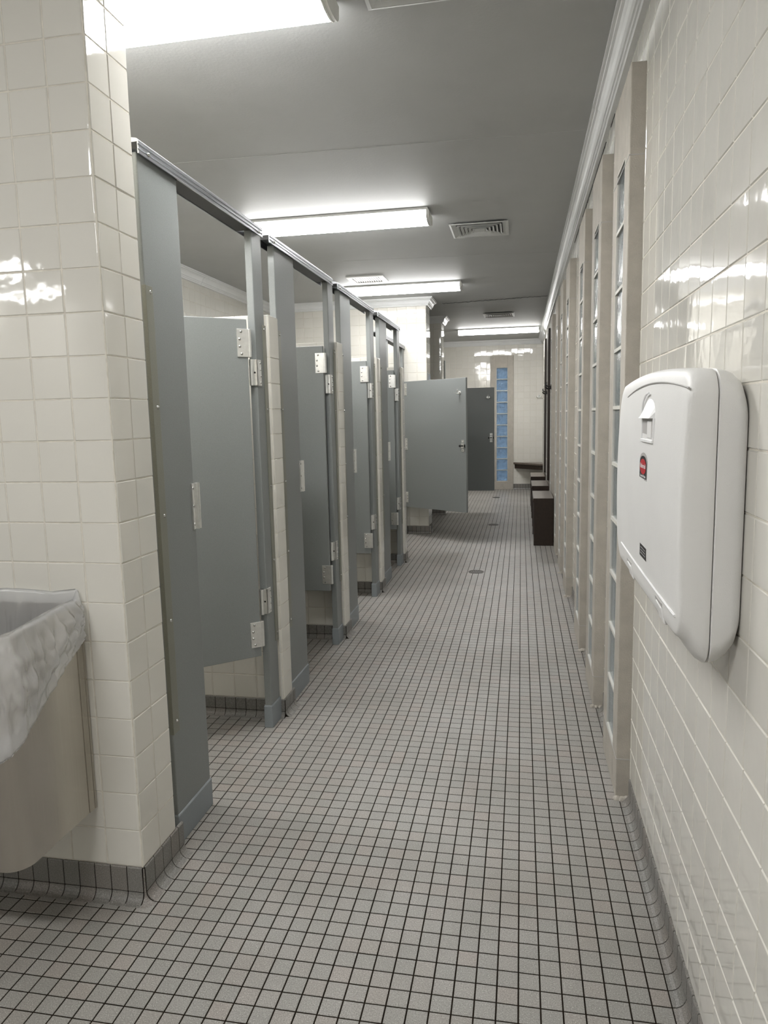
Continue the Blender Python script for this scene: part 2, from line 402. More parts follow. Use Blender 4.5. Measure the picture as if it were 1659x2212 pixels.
def cove_run(parent, p0, p1, n_out, top, off, pitch=0.0508, limit=150, skip=(), r=0.028, lowmat='cove_tile', end0=0.0, end1=0.0):
    """sanitary cove base: vertical tile plus quarter-round tile, piece by piece, from p0 to p1 (2-D)"""
    p0 = Vector((*p0, 0)); p1 = Vector((*p1, 0)); L = (p1 - p0).length; d = (p1 - p0).normalized(); n = Vector((*n_out, 0)); pw = parent_world(parent)
    backing = MB()
    ls = lines(0, L, off, pitch)
    meshes = {}; cnt = 0; stuff = MB()
    for i in range(len(ls) - 1):
        a, b = ls[i] + 0.0015, ls[i + 1] - 0.0015
        if b - a < 0.006: continue
        mid = p0 + d * ((a + b) / 2)
        if any(s0 < mid.y < s1 for s0, s1 in skip): continue
        wd = b - a
        prof_c = [(-0.004, r - 0.002), (0.004, r - 0.002)] + [(0.004 + r * (1 - math.cos(t)), r * (1 - math.sin(t)) + 0.0) for t in [k / 5 * math.pi / 2 for k in range(1, 6)]] + [(0.004 + r, -0.004), (-0.004, -0.004)]
        prof_b = [(-0.004, r + 0.001), (0.004, r + 0.001), (0.004, top - 0.004), (0.002, top - 0.001), (-0.004, top - 0.001)]
        q = project(mid + Vector((0, 0, 0.04)))
        vis = q and -20 < q[0] < IW + 20 and q[1] < IH + 60 and FPX * wd / q[2] > 8 and (CAMPOS - mid).dot(n) > 0 and cnt < limit
        for nm, prof in (('cove_tile', prof_c), ('base_tile', prof_b)):
            key = (nm, round(wd, 4))
            if vis and key in meshes:
                o = bpy.data.objects.new(nm, meshes[key]); link(o, parent); o.location = mid - pw
            else:
                pts = [n * x + Vector((0, 0, z)) - d * wd / 2 for x, z in prof]
                if vis:
                    mb = MB(); mb.prism(pts, d * wd); o = mb.build(nm, lowmat, parent); meshes[key] = o.data; o.location = mid - pw
                else:
                    stuff.prism([p + mid for p in pts], d * wd)
        if vis: cnt += 1
    bk = MB(); pr = [(-0.006, -0.006), (-0.006, top - 0.004), (0.002, top - 0.004), (0.002, r - 0.001)] + [(0.002 + r * (1 - math.cos(t)), r * (1 - math.sin(t)) - 0.002) for t in [k / 5 * math.pi / 2 for k in range(1, 6)]] + [(0.002 + r, -0.006)]
    runs = []; cur = 0.0
    for s0, s1 in sorted(skip): runs.append((cur, s0 - p0.y)); cur = s1 - p0.y
    runs.append((cur, L))
    for ra, rb in runs:
        if rb - ra > 0.02: bk.prism([p0 + d * ra + n * x + Vector((0, 0, z)) for x, z in pr], d * (rb - ra))
    bk.build('cove_joints', 'floor_grout', parent, fix=True)
    if stuff.v:
        o = stuff.build('cove_field', lowmat, parent, fix=False); o['kind'] = 'stuff'

# ---------------------------------------------------------------- dimensions
XR, XL, XB = 0.381, -1.056, -2.9        # right wall, left pier face, back of stalls
YN, YP, YE = 1.7283, 8.24, 13.3         # near wall face, far stall wall, end wall
ZC, ZT = 2.598, 2.685                   # crown bottom, ceiling
PT, PF = 0.1105, 0.0508                 # wall and floor tile pitch
ZL0, ZR0 = 0.104, 0.082

# ---------------------------------------------------------------- floor
mb = MB(); mb.box(-5.2, 0.6, -3.4, 13.6, -0.12, -0.0013)
floor = struct(mb.build('floor', 'floor_grout'))
DRAINS = [(-0.382, 6.20, 0.068), (-0.334, 8.95, 0.066), (-0.40, 11.95, 0.064)]
tiled(floor, (0, 0, 0), (1, 0, 0), (0, 1, 0), (-2.9, XR - 0.033), (0.3, 13.27), -0.0015, 1.6298, PF, PF,
      gap=(0.0036, 0.0036), mat='floor_tile', name='tile', t=0.0055, c=0.0006, limit=300, tilt=0.0035)
mb = MB(); mb.box(-5.1, -2.91, -3.3, 1.7, -0.01, 0.0); mb.box(-2.9, 0.38, -3.3, 0.29, -0.01, 0.0)
o = mb.build('plain_floor', 'floor_tile', floor); o['kind'] = 'stuff'

# ---------------------------------------------------------------- ceiling
mb = MB(); mb.box(-5.2, 0.6, -3.4, 13.6, ZT, ZT + 0.12)
ceiling = struct(mb.build('ceiling', 'ceiling'))
def seam(pts, wd, name, mat, dz=0.0015, jag=0.0):
    mb = MB(); n = 60
    a, b = Vector(pts[0]), Vector(pts[1]); d = (b - a)
    prev = None
    for i in range(n + 1):
        t = i / n; p = a + d * t; q = Vector((0, 1, 0)) * (wd * (0.4 + random.random() * 0.9 if jag else 1)); p = p + Vector((0, random.uniform(-jag, jag), 0))
        cur = [p - q / 2 + Vector((0, 0, -dz)), p + q / 2 + Vector((0, 0, -dz)), p + q / 2 + Vector((0, 0, 0.003)), p - q / 2 + Vector((0, 0, 0.003))]
        o0 = len(mb.v); mb.v += [tuple(c) for c in cur]
        if prev is not None:
            for k in range(4): mb.f.append((prev + k, prev + (k + 1) % 4, o0 + (k + 1) % 4, o0 + k)); mb.mi.append(0)
        prev = o0
    return mb.build(name, mat, ceiling)
seam([(-2.0, 3.62, ZT), (0.29, 3.70, ZT)], 0.003, 'ceiling_seam', 'ceiling', 0.0012)
seam([(-1.6, 6.12, ZT), (0.29, 6.30, ZT)], 0.003, 'ceiling_seam', 'ceiling', 0.0012)
seam([(-0.92, 8.73, ZT), (0.29, 8.56, ZT)], 0.02, 'ceiling_crack', 'dark', 0.002, 0.02)
seam([(-0.95, 8.78, ZT), (0.0, 8.66, ZT)], 0.035, 'peeling_paint', 'ceiling', 0.004, 0.012)
seam([(-1.4, 11.7, ZT), (0.28, 11.25, ZT)], 0.008, 'ceiling_seam', 'ceiling', 0.002, 0.004)

# ---------------------------------------------------------------- window bays on the right
BAYS = [2.505, 3.325, 4.15, 5.40, 6.22, 7.04, 8.30, 9.60, 10.90]
BW, BX, GX0, GW, GZ0, GP, NG = 0.40, 0.335, 0.10, 0.20, 0.15, 0.205, 10
GZ1 = GZ0 + GP * NG
BTOP = 2.447
# wall_right: core with openings for the glass
mb = MB()
ys = [-3.3]
for b in BAYS: ys += [b + GX0, b + GX0 + GW]
ys.append(13.42)
for i in range(0, len(ys), 2): mb.box(XR + 0.0020, XR + 0.13, ys[i], ys[i + 1], -0.1, ZT)
for b in BAYS:
    mb.box(XR + 0.0020, XR + 0.13, b + GX0, b + GX0 + GW, -0.1, GZ0); mb.box(XR + 0.0020, XR + 0.13, b + GX0, b + GX0 + GW, GZ1, ZT)
wall_right = struct(mb.build('wall_right', 'grout'))
holes = [(b, b + BW, -1, BTOP) for b in BAYS]
# U = -Y so that U x V points to -X
tiled(wall_right, (XR, 0, 0), (0, -1, 0), (0, 0, 1), (-13.3, 3.2), (ZR0, 2.66), -2.262, ZR0, PT, PT,
      holes=[(-b, -a, c, d) for a, b, c, d in holes], limit=300, tilt=0.0045)

def glass_block(parent, x0, x1, y0, y1, z0, z1, axis):
    """slab with softened, slightly dished faces"""
    mb = MB(); n = 5; e = 0.012
    def P(a, b, s):      # a along width, b along height in 0..1, s=0 front 1 back
        edge = min(a, 1 - a, b, 1 - b); k = min(1, edge / 0.08)
        d = 0.004 * (1 - k)
        if axis == 'x': return (x0 + d if s == 0 else x1 - d, y0 + (y1 - y0) * a, z0 + (z1 - z0) * b)
        return (x0 + (x1 - x0) * a, y0 + d if s == 0 else y1 - d, z0 + (z1 - z0) * b)
    ts = [0, 0.08, 0.36, 0.64, 0.92, 1]
    for s in (0, 1):
        vs = [P(a, b, s) for a in ts for b in ts]; m_ = 6
        mb.add(vs, [(i * m_ + j, i * m_ + j + 1, (i + 1) * m_ + j + 1, (i + 1) * m_ + j) for i in range(5) for j in range(5)])
    ring = [(i * 6) for i in range(6)] + [5 * 6 + j for j in range(1, 6)] + [i * 6 + 5 for i in range(4, -1, -1)] + [j for j in range(4, 0, -1)]
    nr = len(ring)
    mb.f += [(ring[i], ring[(i + 1) % nr], ring[(i + 1) % nr] + 36, ring[i] + 36) for i in range(nr)]; mb.mi += [0] * nr
    return mb.build('glass_block', 'glass' if axis == 'x' else 'glass_wavy', parent, smooth=True)

for k, b in enumerate(BAYS):
    e = bpy.data.objects.new('window_%d' % (k + 1), None); e.location = (BX, b, 0); e['kind'] = 'structure'; link(e)
    mb = MB(); j = 0.0006
    X0, X1 = BX, XR + 0.02
    mb.box(X0, X1, b, b + GX0, 0.0, BTOP); mb.box(X0, X1, b + GX0 + GW, b + BW, 0.0, BTOP)
    mb.box(X0, X1, b + GX0, b + GX0 + GW, 0, GZ0 - 0.003); mb.box(X0, X1, b + GX0, b + GX0 + GW, GZ1, BTOP)
    fr = mb.build('concrete_frame', 'concrete', e, bevel=0.003)
    # joint lines and chipped grout at the foot
    mb = MB()
    for zz in (0.145, 2.17): mb.box(X0 - 0.0012, X1, b - 0.0012, b + BW + 0.0012, zz, zz + 0.0035)
    mb.build('frame_joint', 'plastic_dark', fr)
    mb = MB()
    for _ in range(7):
        px, py = random.uniform(X0 - 0.012, X1 - 0.02), b - random.uniform(0.0, 0.012)
        mb.dome((px, py, 0), (0, 0, 1), random.uniform(0.008, 0.018), random.uniform(0.006, 0.016), 7)
    mb.build('mortar_crumbs', 'concrete', e)
    mb = MB(); g = 0.006; y0, y1 = b + GX0, b + GX0 + GW; gx = BX + 0.0045
    for i in range(NG + 1):
        z = GZ0 + i * GP; mb.box(gx - 0.004, gx + 0.09, y0, y1, max(GZ0 - 0.002, z - g), min(GZ1, z + g))
    mb.box(gx - 0.004, gx + 0.09, y0 - 0.001, y0 + g, GZ0, GZ1); mb.box(gx - 0.004, gx + 0.09, y1 - g, y1 + 0.001, GZ0, GZ1)
    mb.build('mortar', 'mortar', e)
    for i in range(NG):
        glass_block(e, gx, gx + 0.08, y0 + g, y1 - g, GZ0 + i * GP + g, GZ0 + (i + 1) * GP - g, 'x')

bb = bpy.data.objects.new('baseboard_right', None); bb.location = (XR, 0, 0); bb['kind'] = 'structure'; link(bb)
cove_run(bb, (XR, 0.3), (XR, 13.27), (-1, 0), ZR0, 1.6298 - 0.3 - PF * 20, skip=[(b - 0.02, b + BW + 0.02) for b in BAYS])

# ---------------------------------------------------------------- end wall with its window
WX0, WX1 = -0.545, -0.135
EGX0, EGX1 = -0.441, -0.236
mb = MB()
mb.box(XB - 0.1, EGX0, YE + 0.0020, YE + 0.15, -0.1, ZT); mb.box(EGX1, XR + 0.13, YE + 0.0020, YE + 0.15, -0.1, ZT)
mb.box(EGX0, EGX1, YE + 0.0020, YE + 0.15, -0.1, GZ0); mb.box(EGX0, EGX1, YE + 0.0020, YE + 0.15, 2.20, ZT)
wall_far = struct(mb.build('wall_far', 'grout'))
tiled(wall_far, (0, YE, 0), (1, 0, 0), (0, 0, 1), (XB, XR), (0.10, 2.66), XR, 0.10, PT, PT, holes=[(WX0, WX1, -1, 2.41)], limit=300, minpx=8)
e = bpy.data.objects.new('window_10', None); e.location = (WX0, YE, 0); e['kind'] = 'structure'; link(e)
mb = MB(); Y0, Y1 = YE - 0.03, YE + 0.02
mb.box(WX0, EGX0, Y0, Y1, 0, 2.41); mb.box(EGX1, WX1, Y0, Y1, 0, 2.41); mb.box(EGX0, EGX1, Y0, Y1, 2.20, 2.41); mb.box(WX0 - 0.0, WX1, Y0 - 0.008, Y1, 0, 0.145)
mb.build('concrete_frame', 'concrete', e, bevel=0.003)
mb = MB(); g = 0.006
for i in range(NG + 1):
    z = GZ0 + i * GP; mb.box(EGX0, EGX1, YE - 0.025, YE + 0.065, z - g, min(z + g, 2.205))
mb.box(EGX0, EGX0 + g, YE - 0.025, YE + 0.065, GZ0, 2.2); mb.box(EGX1 - g, EGX1, YE - 0.025, YE + 0.065, GZ0, 2.2)
mb.build('mortar', 'mortar', e)
for i in range(NG): glass_block(e, EGX0 + g, EGX1 - g, YE - 0.022, YE + 0.058, GZ0 + i * GP + g, GZ0 + (i + 1) * GP - g, 'y')
bb = bpy.data.objects.new('baseboard_far', None); bb.location = (0, YE, 0); bb['kind'] = 'structure'; link(bb)
cove_run(bb, (WX1, YE), (XR, YE), (0, -1), 0.10, 0.02)
cove_run(bb, (XB, YE), (WX0, YE), (0, -1), 0.10, 0.02)

# ---------------------------------------------------------------- left side walls
# near wall that ends in the tiled pier beside the camera
mb = MB(); mb.box(-5.2, XL - 0.0020, YN + 0.0020, 1.925, -0.1, ZT)
wall_near = struct(mb.build('wall_near', 'grout'))
cb = 0.1126
ul = [-(XL - cb)] # placeholder
fl = [XL - cb - i * PT for i in range(0, 12)][::-1]
zl = [ZL0 + i * PT for i in range(23)] + [2.66]
tiled(wall_near, (0, YN, 0), (1, 0, 0), (0, 0, 1), (fl[0], XL - cb), (ZL0, 2.66), 0, ZL0, PT, PT, ulines=fl, limit=300, tilt=0.005)
tiled(wall_near, (0, YN, 0), (1, 0, 0), (0, 0, 1), (-5.1, fl[0]), (ZL0, 2.66), fl[0], ZL0, PT, PT, limit=0)
bullnose_column(wall_near, (XL, YN), (0, -1), (1, 0), zl, cb)
tiled(wall_near, (XL, 0, 0), (0, 1, 0), (0, 0, 1), (YN + 0.002, 1.927), (ZL0, 2.66), 0, ZL0, PT, PT, ulines=[YN + 0.0020, YN + 0.1001, 1.927], limit=120, tilt=0.005)
bb = bpy.data.objects.new('baseboard_near', None); bb.location = (XL, YN, 0); bb['kind'] = 'structure'; link(bb)
cove_run(bb, (-2.6, YN), (XL - 0.002, YN), (0, -1), ZL0, 0.02)
cove_run(bb, (XL, YN - 0.0), (XL, 1.97), (1, 0), ZL0, 0.004)
mb = MB()      # rounded outside corner of the cove
prof = [(-0.004, -0.004), (-0.004, ZL0 - 0.002), (0.003, ZL0 - 0.002), (0.004, 0.028)] + [(0.004 + 0.028 * (1 - math.cos(t)), 0.028 * (1 - math.sin(t))) for t in [k / 5 * math.pi / 2 for k in range(1, 6)]] + [(0.032, -0.004)]
rings = []
for k in range(7):
    a = -math.pi / 2 + k / 6 * math.pi / 2
    rings.append([(XL + x * math.cos(a), YN + x * math.sin(a), z) for x, z in prof])
n = len(prof); mb.add([p for r_ in rings for p in r_], [(j * n + i, j * n + (i + 1) % n, (j + 1) * n + (i + 1) % n, (j + 1) * n + i) for j in range(6) for i in range(n)])
mb.build('corner_cove', 'cove_tile', bb, smooth=True)

# back wall of the stalls and the room behind the camera
mb = MB(); mb.box(XB - 0.15, XB - 0.0020, 1.925, 13.42, -0.1, ZT)
wall_left = struct(mb.build('wall_left', 'grout'))
tiled(wall_left, (XB, 0, 0), (0, 1, 0), (0, 0, 1), (1.93, YE), (ZL0, 2.66), 1.93, ZL0, PT, PT, limit=150, minpx=10)
mb = MB(); mb.box(-5.2, 0.5, -3.4, -3.3, -0.1, ZT)
wall_back = struct(mb.build('wall_back', 'tile'))
mb = MB(); mb.box(-5.25, -5.1, -3.4, 1.9, -0.1, ZT)
wall_side = struct(mb.build('wall_side', 'tile'))

# far stall wall (first pier) and second pier
def pier(nm, y0, y1, xl, xr=XL):
    mb = MB(); mb.box(xl - 0.05, xr - 0.0020, y0 + 0.003, y1, -0.1, ZT)
    wl = struct(mb.build(nm, 'grout'))
    tiled(wl, (0, y0, 0), (1, 0, 0), (0, 0, 1), (xl, xr - 0.11), (0.09, 2.66), xr, 0.09, PT, PT, limit=250, minpx=9)
    bullnose_column(wl, (xr, y0), (0, -1), (1, 0), [0.09 + i * PT for i in range(24)], 0.11)
    tiled(wl, (xr, 0, 0), (0, 1, 0), (0, 0, 1), (y0 + 0.0020, y1), (0.09, 2.66), y0 + 0.003, 0.09, PT, PT, limit=60, minpx=9)
    b_ = bpy.data.objects.new('baseboard_' + nm.split('_', 1)[1], None); b_.location = (xr, y0, 0); b_['kind'] = 'structure'; link(b_)
    cove_run(b_, (xl, y0), (xr + 0.03, y0), (0, -1), 0.09, 0.02); cove_run(b_, (xr, y0), (xr, y1), (1, 0), 0.09, 0.02)
pier('wall_middle', YP, 8.56, XB)
pier('wall_beyond', 9.85, 10.15, -2.9)

# ---------------------------------------------------------------- crown mouldings
PROF = [(0.0, ZC - 0.002), (0.020, ZC), (0.023, ZC + 0.010), (0.029, ZC + 0.012), (0.031, ZC + 0.021), (0.037, ZC + 0.023), (0.039, ZC + 0.030),
        (0.042, ZC + 0.042), (0.049, ZC + 0.055), (0.059, ZC + 0.064), (0.068, ZC + 0.068), (0.070, ZC + 0.074), (0.080, ZC + 0.076), (0.081, ZT + 0.002), (0.0, ZT + 0.002)]
def crown(name, pts, side):
    """pts: 2-D polyline along the wall face, room on the given side (+1 left of travel, -1 right)"""
    pts = [Vector(p) for p in pts]; rings = []
    for i, p in enumerate(pts):
        ns = []
        for a, b in ((i - 1, i), (i, i + 1)):
            if a >= 0 and b < len(pts):
                d = (pts[b] - pts[a]).normalized(); ns.append(Vector((-d.y, d.x)) * side)
        if len(ns) == 2:
            nn = (ns[0] + ns[1]); nn = nn / max(0.2, nn.dot(ns[0]))
        else: nn = ns[0]
        rings.append([(p.x + nn.x * q, p.y + nn.y * q, z) for q, z in PROF])
    n = len(PROF); mb = MB()
    mb.add([p for r_ in rings for p in r_], [(j * n + i, j * n + (i + 1) % n, (j + 1) * n + (i + 1) % n, (j + 1) * n + i) for j in range(len(pts) - 1) for i in range(n)] + [tuple(range(n))[::-1], tuple(range((len(pts) - 1) * n, len(pts) * n))])
    return struct(mb.build(name, 'crown'))
crown('trim_1', [(XR, -3.3), (XR, 3.42)], 1)
mb = MB()
for ya, yb in ((3.30, 3.44), (3.62, 4.9), (5.1, 5.6)): mb.box(XR - 0.0022, XR + 0.001, ya, yb, ZC - 0.0055, ZC - 0.0015)
mb.build('open_joint', 'dark', bpy.data.objects['trim_1'])
crown('trim_2', [(XR + 0.001, 3.424), (XR + 0.001, YE), (XB, YE), (XB, 10.15), (XL, 10.15), (XL, 9.85), (XB, 9.85)], 1)
crown('trim_3', [(XB, 9.84), (XB, 8.56), (XL, 8.56), (XL, YP), (XB, YP), (XB, 6.34)], 1)
crown('trim_4', [(XB, 6.335), (XB, 1.925), (XL, 1.925), (XL, YN), (-5.1, YN)], 1)

# ================================================================ THINGS
def local(o): o.location = (0, 0, 0); return o

# ---------------------------------------------------------------- ceiling lights
def ceiling_light(name_loc, length, label, lens='lens'):
    x1, yc = name_loc; wd, hh = 0.20, 0.085
    t = thing('ceiling_light', label, 'light', (x1 - length / 2, yc, ZT), 'wraparound fluorescent ceiling lights')
    mb = MB(); mb.box(x1 - length + 0.01, x1 - 0.01, yc - wd / 2 + 0.012, yc + wd / 2 - 0.012, ZT - 0.014, ZT)
    mb.box(x1 - length + 0.004, x1 - 0.004, yc - wd / 2 - 0.003, yc + wd / 2 + 0.003, ZT - 0.019, ZT - 0.014)
    mb.build('housing', 'lamp_body', t)
    prof = [(-wd / 2, -0.019)] + [(-wd / 2 + 0.0 + wd * (0.5 - 0.5 * math.cos(a)), -0.019 - (hh - 0.019) * (math.sin(a) ** 0.45)) for a in [math.pi * k / 14 for k in range(1, 14)]] + [(wd / 2, -0.019)]
    mb = MB(); mb.prism([(x1 - length + 0.018, yc + a, ZT + b) for a, b in prof], (length - 0.036, 0, 0))
    mb.build('diffuser', lens, t)
    for sx in (x1 - length, x1 - 0.018):
        mb = MB(); mb.prism([(sx, yc + a * 1.03, ZT + b * 1.03 + 0.0) for a, b in prof], (0.005, 0, 0)); mb.prism([(sx + 0.013, yc + a * 1.02, ZT + b * 1.02) for a, b in prof], (0.005, 0, 0))
        mb.prism([(sx + 0.005, yc + a * 0.98, ZT + b * 0.98) for a, b in prof], (0.008, 0, 0))
        mb.build('end_cap', 'lamp_body', t)
ceiling_light((-0.575, 2.31), 1.25, 'white ceiling light nearest the camera, cut off by the top left of the frame')
ceiling_light((-0.580, 4.83), 1.25, 'lit ceiling light second from the camera, left of the square ceiling vent')
ceiling_light((-0.580, 7.38), 1.25, 'lit ceiling light beside the exhaust grille, in front of the tiled stall end wall', 'lens_mid')
ceiling_light((0.275, 11.45), 1.25, 'farthest lit ceiling light, touching the crown moulding before the end wall')
ceiling_light((-0.575, -0.2), 1.25, 'ceiling light behind the camera over the corridor')
ceiling_light((-3.95, -1.9), 1.10, 'ceiling light behind the camera over the wash area', 'lens_dim')
ceiling_light((-4.15, -2.8), 0.9, 'rearmost ceiling light of the wash area behind the camera', 'lens_dim')

# ---------------------------------------------------------------- ceiling vents
def diffuser(x0, x1, y0, y1, label):
    t = thing('ceiling_vent', label, 'vent', ((x0 + x1) / 2, (y0 + y1) / 2, ZT), 'square ceiling air diffusers')
    def ringbox(mb, ins, wdt, za, zb):
        a, b, c, d = x0 + ins, x1 - ins, y0 + ins, y1 - ins
        q = wdt
        outer = [(a, c), (b, c), (b, d), (a, d)]; inner = [(a + q, c + q), (b - q, c + q), (b - q, d - q), (a + q, d - q)]
        vs = [(x, y, za) for x, y in outer] + [(x, y, zb) for x, y in inner] + [(x, y, za + 0.002) for x, y in outer] + [(x, y, zb + 0.002) for x, y in inner]
        fs = []
        for i in range(4):
            k = (i + 1) % 4; fs += [(i, k, 4 + k, 4 + i), (8 + i, 8 + k, 12 + k, 12 + i), (i, k, 8 + k, 8 + i), (4 + i, 4 + k, 12 + k, 12 + i)]
        mb.add(vs, fs)
    mb = MB(); ringbox(mb, 0, 0.014, ZT - 0.014, ZT - 0.018); ringbox(mb, 0.012, 0.03, ZT - 0.017, ZT - 0.006); mb.build('frame', 'vent', t)
    mb = MB(); mb.box(x0 + 0.03, x1 - 0.03, y0 + 0.03, y1 - 0.03, ZT - 0.003, ZT - 0.0015); mb.build('throat', 'dark', t)
    for i in range(5):
        ins = 0.048 + i * 0.026
        mb = MB(); ringbox(mb, ins, 0.017, ZT - 0.020, ZT - 0.005); mb.build('louver', 'vent', t)
    cx, cyy = (x0 + x1) / 2, (y0 + y1) / 2
    mb = MB(); mb.box(cx - 0.035, cx + 0.035, cyy - 0.035, cyy + 0.035, ZT - 0.019, ZT - 0.016); mb.build('centre_plate', 'vent', t)
diffuser(-0.495, -0.09, 5.16, 5.56, 'square grey ceiling diffuser between the second and third ceiling lights')
diffuser(-0.495, -0.09, 9.68, 10.08, 'smaller looking square ceiling diffuser beyond the peeling ceiling crack')
diffuser(-0.49, -0.08, 2.06, 2.465, 'square ceiling diffuser at the top edge of the photo beside the nearest light')
t = thing('exhaust_grille', 'white framed exhaust grille with dark slats above the third ceiling light', 'vent', (-1.45, 6.97, ZT))
gx0, gx1, gy0, gy1 = -1.63, -1.275, 6.80, 7.14
mb = MB()
for a in ((gx0, gx1, gy0, gy0 + 0.045), (gx0, gx1, gy1 - 0.045, gy1), (gx0, gx0 + 0.045, gy0 + 0.045, gy1 - 0.045), (gx1 - 0.045, gx1, gy0 + 0.045, gy1 - 0.045)): mb.box(*a, ZT - 0.012, ZT)
mb.build('frame', 'lamp_body', t, bevel=0.002)
mb = MB(); mb.box(gx0 + 0.045, gx1 - 0.045, gy0 + 0.045, gy1 - 0.045, ZT - 0.002, ZT - 0.001); mb.build('throat', 'dark', t)
for i in range(12):
    x = gx0 + 0.055 + i * 0.0225
    mb = MB(); mb.prism([(x, gy0 + 0.045, ZT - 0.010), (x + 0.002, gy0 + 0.045, ZT - 0.011), (x + 0.010, gy0 + 0.045, ZT - 0.002), (x + 0.008, gy0 + 0.045, ZT - 0.002)], (0, gy1 - gy0 - 0.09, 0)); mb.build('slat', 'drain', t)

# ---------------------------------------------------------------- floor drains
for (x, y, r), lab in zip(DRAINS, ('round dark floor drain nearest the camera, in the lit floor', 'round floor drain in the shadow of the open grey door', 'farthest floor drain, in front of the blue glass block window')):
    t = thing('floor_drain', lab, 'drain', (x, y, 0), 'round floor drains')
    mb = MB(); n = 28
    for r0, r1, z in ((r, r * 0.86, 0.0025),):
        vs = []; fs = []
        for i in range(n):
            a = 2 * math.pi * i / n
            for rr, zz in ((r0, -0.002), (r0, z), (r1, z), (r1, -0.001)): vs.append((x + rr * math.cos(a), y + rr * math.sin(a), zz))
        for i in range(n):
            k = (i + 1) % n
            for q in range(3): fs.append((i * 4 + q, k * 4 + q, k * 4 + q + 1, i * 4 + q + 1))
        mb.add(vs, fs)
    mb.build('rim', 'drain', t)
    mb = MB(); mb.cyl((x, y, -0.001), (0, 0, 1), r * 0.87, 0.0022, 28); mb.build('grate', 'drain', t)
    mb = MB()
    for ring, cnt in ((0.25, 6), (0.52, 12), (0.75, 16)):
        for i in range(cnt):
            a = 2 * math.pi * i / cnt; mb.cyl((x + r * ring * math.cos(a), y + r * ring * math.sin(a), 0.001), (0, 0, 1), r * 0.075, 0.0004, 6)
    mb.build('holes', 'dark', t)

# ---------------------------------------------------------------- toilet partitions
XF = -1.085; TH = 0.032
def screw(mb, p, ax, r=0.006, h=0.004): mb.dome(p, ax, r, h, 10)
ORD = ['nearest', 'second', 'third', 'fourth', 'wide fifth']
def pilaster(y0, y1, side, xf, label, idx):
    t = thing('partition_pilaster', label, 'partition post', (xf - TH / 2, (y0 + y1) / 2, 0), 'grey toilet partition pilasters')
    mb = MB(); mb.box(xf - TH, xf, y0, y1, 0.0, 2.135); body = mb.build('panel', 'panel', t, bevel=0.004)
    mb = MB(); mb.box(xf - TH - 0.004, xf + 0.004, y0 - 0.004, y1 + 0.004, 0.0, 0.100); mb.box(xf - TH - 0.0025, xf + 0.0025, y0 - 0.0025, y1 + 0.0025, 0.098, 0.103)
    mb.build('shoe', 'panel_edge', t, bevel=0.0025)
    # mounting strip with five screws
    if side == 'latch': ya, yb, ys = y0 + 0.0005, y0 + 0.040, y0 + 0.026
    else: ya, yb, ys = y1 - 0.030, y1 + 0.010, y1 - 0.012
    if idx < 4:
        mb = MB(); mb.box(xf, xf + 0.0035, ya, yb, 0.375, 1.765)
        mb.box(xf - 0.01, xf + 0.0035, (ya if side == 'latch' else yb) - 0.0015, (ya if side == 'latch' else yb) + 0.0015, 0.375, 1.765)
        st = mb.build('mounting_strip', 'strip', t, bevel=0.0008)
        for z in (1.747, 1.409, 1.077, 0.743, 0.412):
            mb = MB(); screw(mb, (xf + 0.0035, ys, z), (1, 0, 0)); mb.build('screw', 'chrome', st, smooth=True)
    if side == 'latch':
        mb = MB(); z0, z1 = 1.003, 1.158
        prof = [(0, y1 - 0.026), (0.006, y1 - 0.026), (0.006, y1 - 0.022), (0.003, y1 - 0.021), (0.003, y1 - 0.006), (0.012, y1 - 0.004), (0.013, y1 + 0.001), (0.004, y1 + 0.004),
                (0.004, y1 + 0.010), (0.013, y1 + 0.013), (0.013, y1 + 0.017), (0.001, y1 + 0.018), (0.0, y1 + 0.002)]
        mb.prism([(xf + a, b, z0) for a, b in prof], (0, 0, z1 - z0))
        k = mb.build('latch_keeper', 'cast', t)
        for z in (1.142, 1.082, 1.020):
            mb = MB(); screw(mb, (xf + 0.003, y1 - 0.014, z), (1, 0, 0), 0.005); mb.build('screw', 'chrome', k, smooth=True)
    else:
        for (z0, z1) in ((1.507, 1.615), (0.523, 0.635)):
            mb = MB(); mb.box(xf - TH, xf + 0.004, y0 - 0.0045, y0, z0, z1); mb.box(xf, xf + 0.004, y0 - 0.0045, y0 + 0.042, z0, z1)
            mb.cyl((xf - 0.020, y0 - 0.013, z0), (0, 0, 1), 0.010, z1 - z0, 12); mb.box(xf - 0.028, xf - 0.012, y0 - 0.013, y0, z0, z1)
            k = mb.build('hinge_plate', 'cast', t, bevel=0.0012)
            for i in range(4):
                z = z0 + 0.014 + i * (z1 - z0 - 0.028) / 3
                mb = MB(); screw(mb, (xf + 0.004, y0 + 0.030 + (0.004 if i in (1, 2) else 0), z), (1, 0, 0), 0.005); mb.build('screw', 'chrome', k, smooth=True)
            mb = MB(); mb.cyl((xf - 0.008, y0 - 0.0048, (z0 + z1) / 2), (0, -1, 0), 0.004, 0.001, 10); mb.build('peg_hole', 'dark', k)
    return t
def coat_hook(parent, mat4, mat='cast', name='coat_hook', own=False):
    mb = MB()
    mb.v = []; base = MB()
    base.cyl((0, 0, 0), (0, -1, 0), 0.020, 0.004, 14)
    base.tube([(0, -0.004, 0.004), (0, -0.028, 0.006), (0, -0.040, 0.020), (0, -0.036, 0.034)], 0.0048, 8)
    for s in (-1, 1): base.tube([(0, -0.004, -0.006), (s * 0.012, -0.020, -0.014), (s * 0.026, -0.034, -0.010), (s * 0.034, -0.040, 0.004)], 0.0048, 8)
    base.v = [tuple(mat4 @ Vector(v)) for v in base.v]
    return base.build(name, mat, parent, smooth=True)
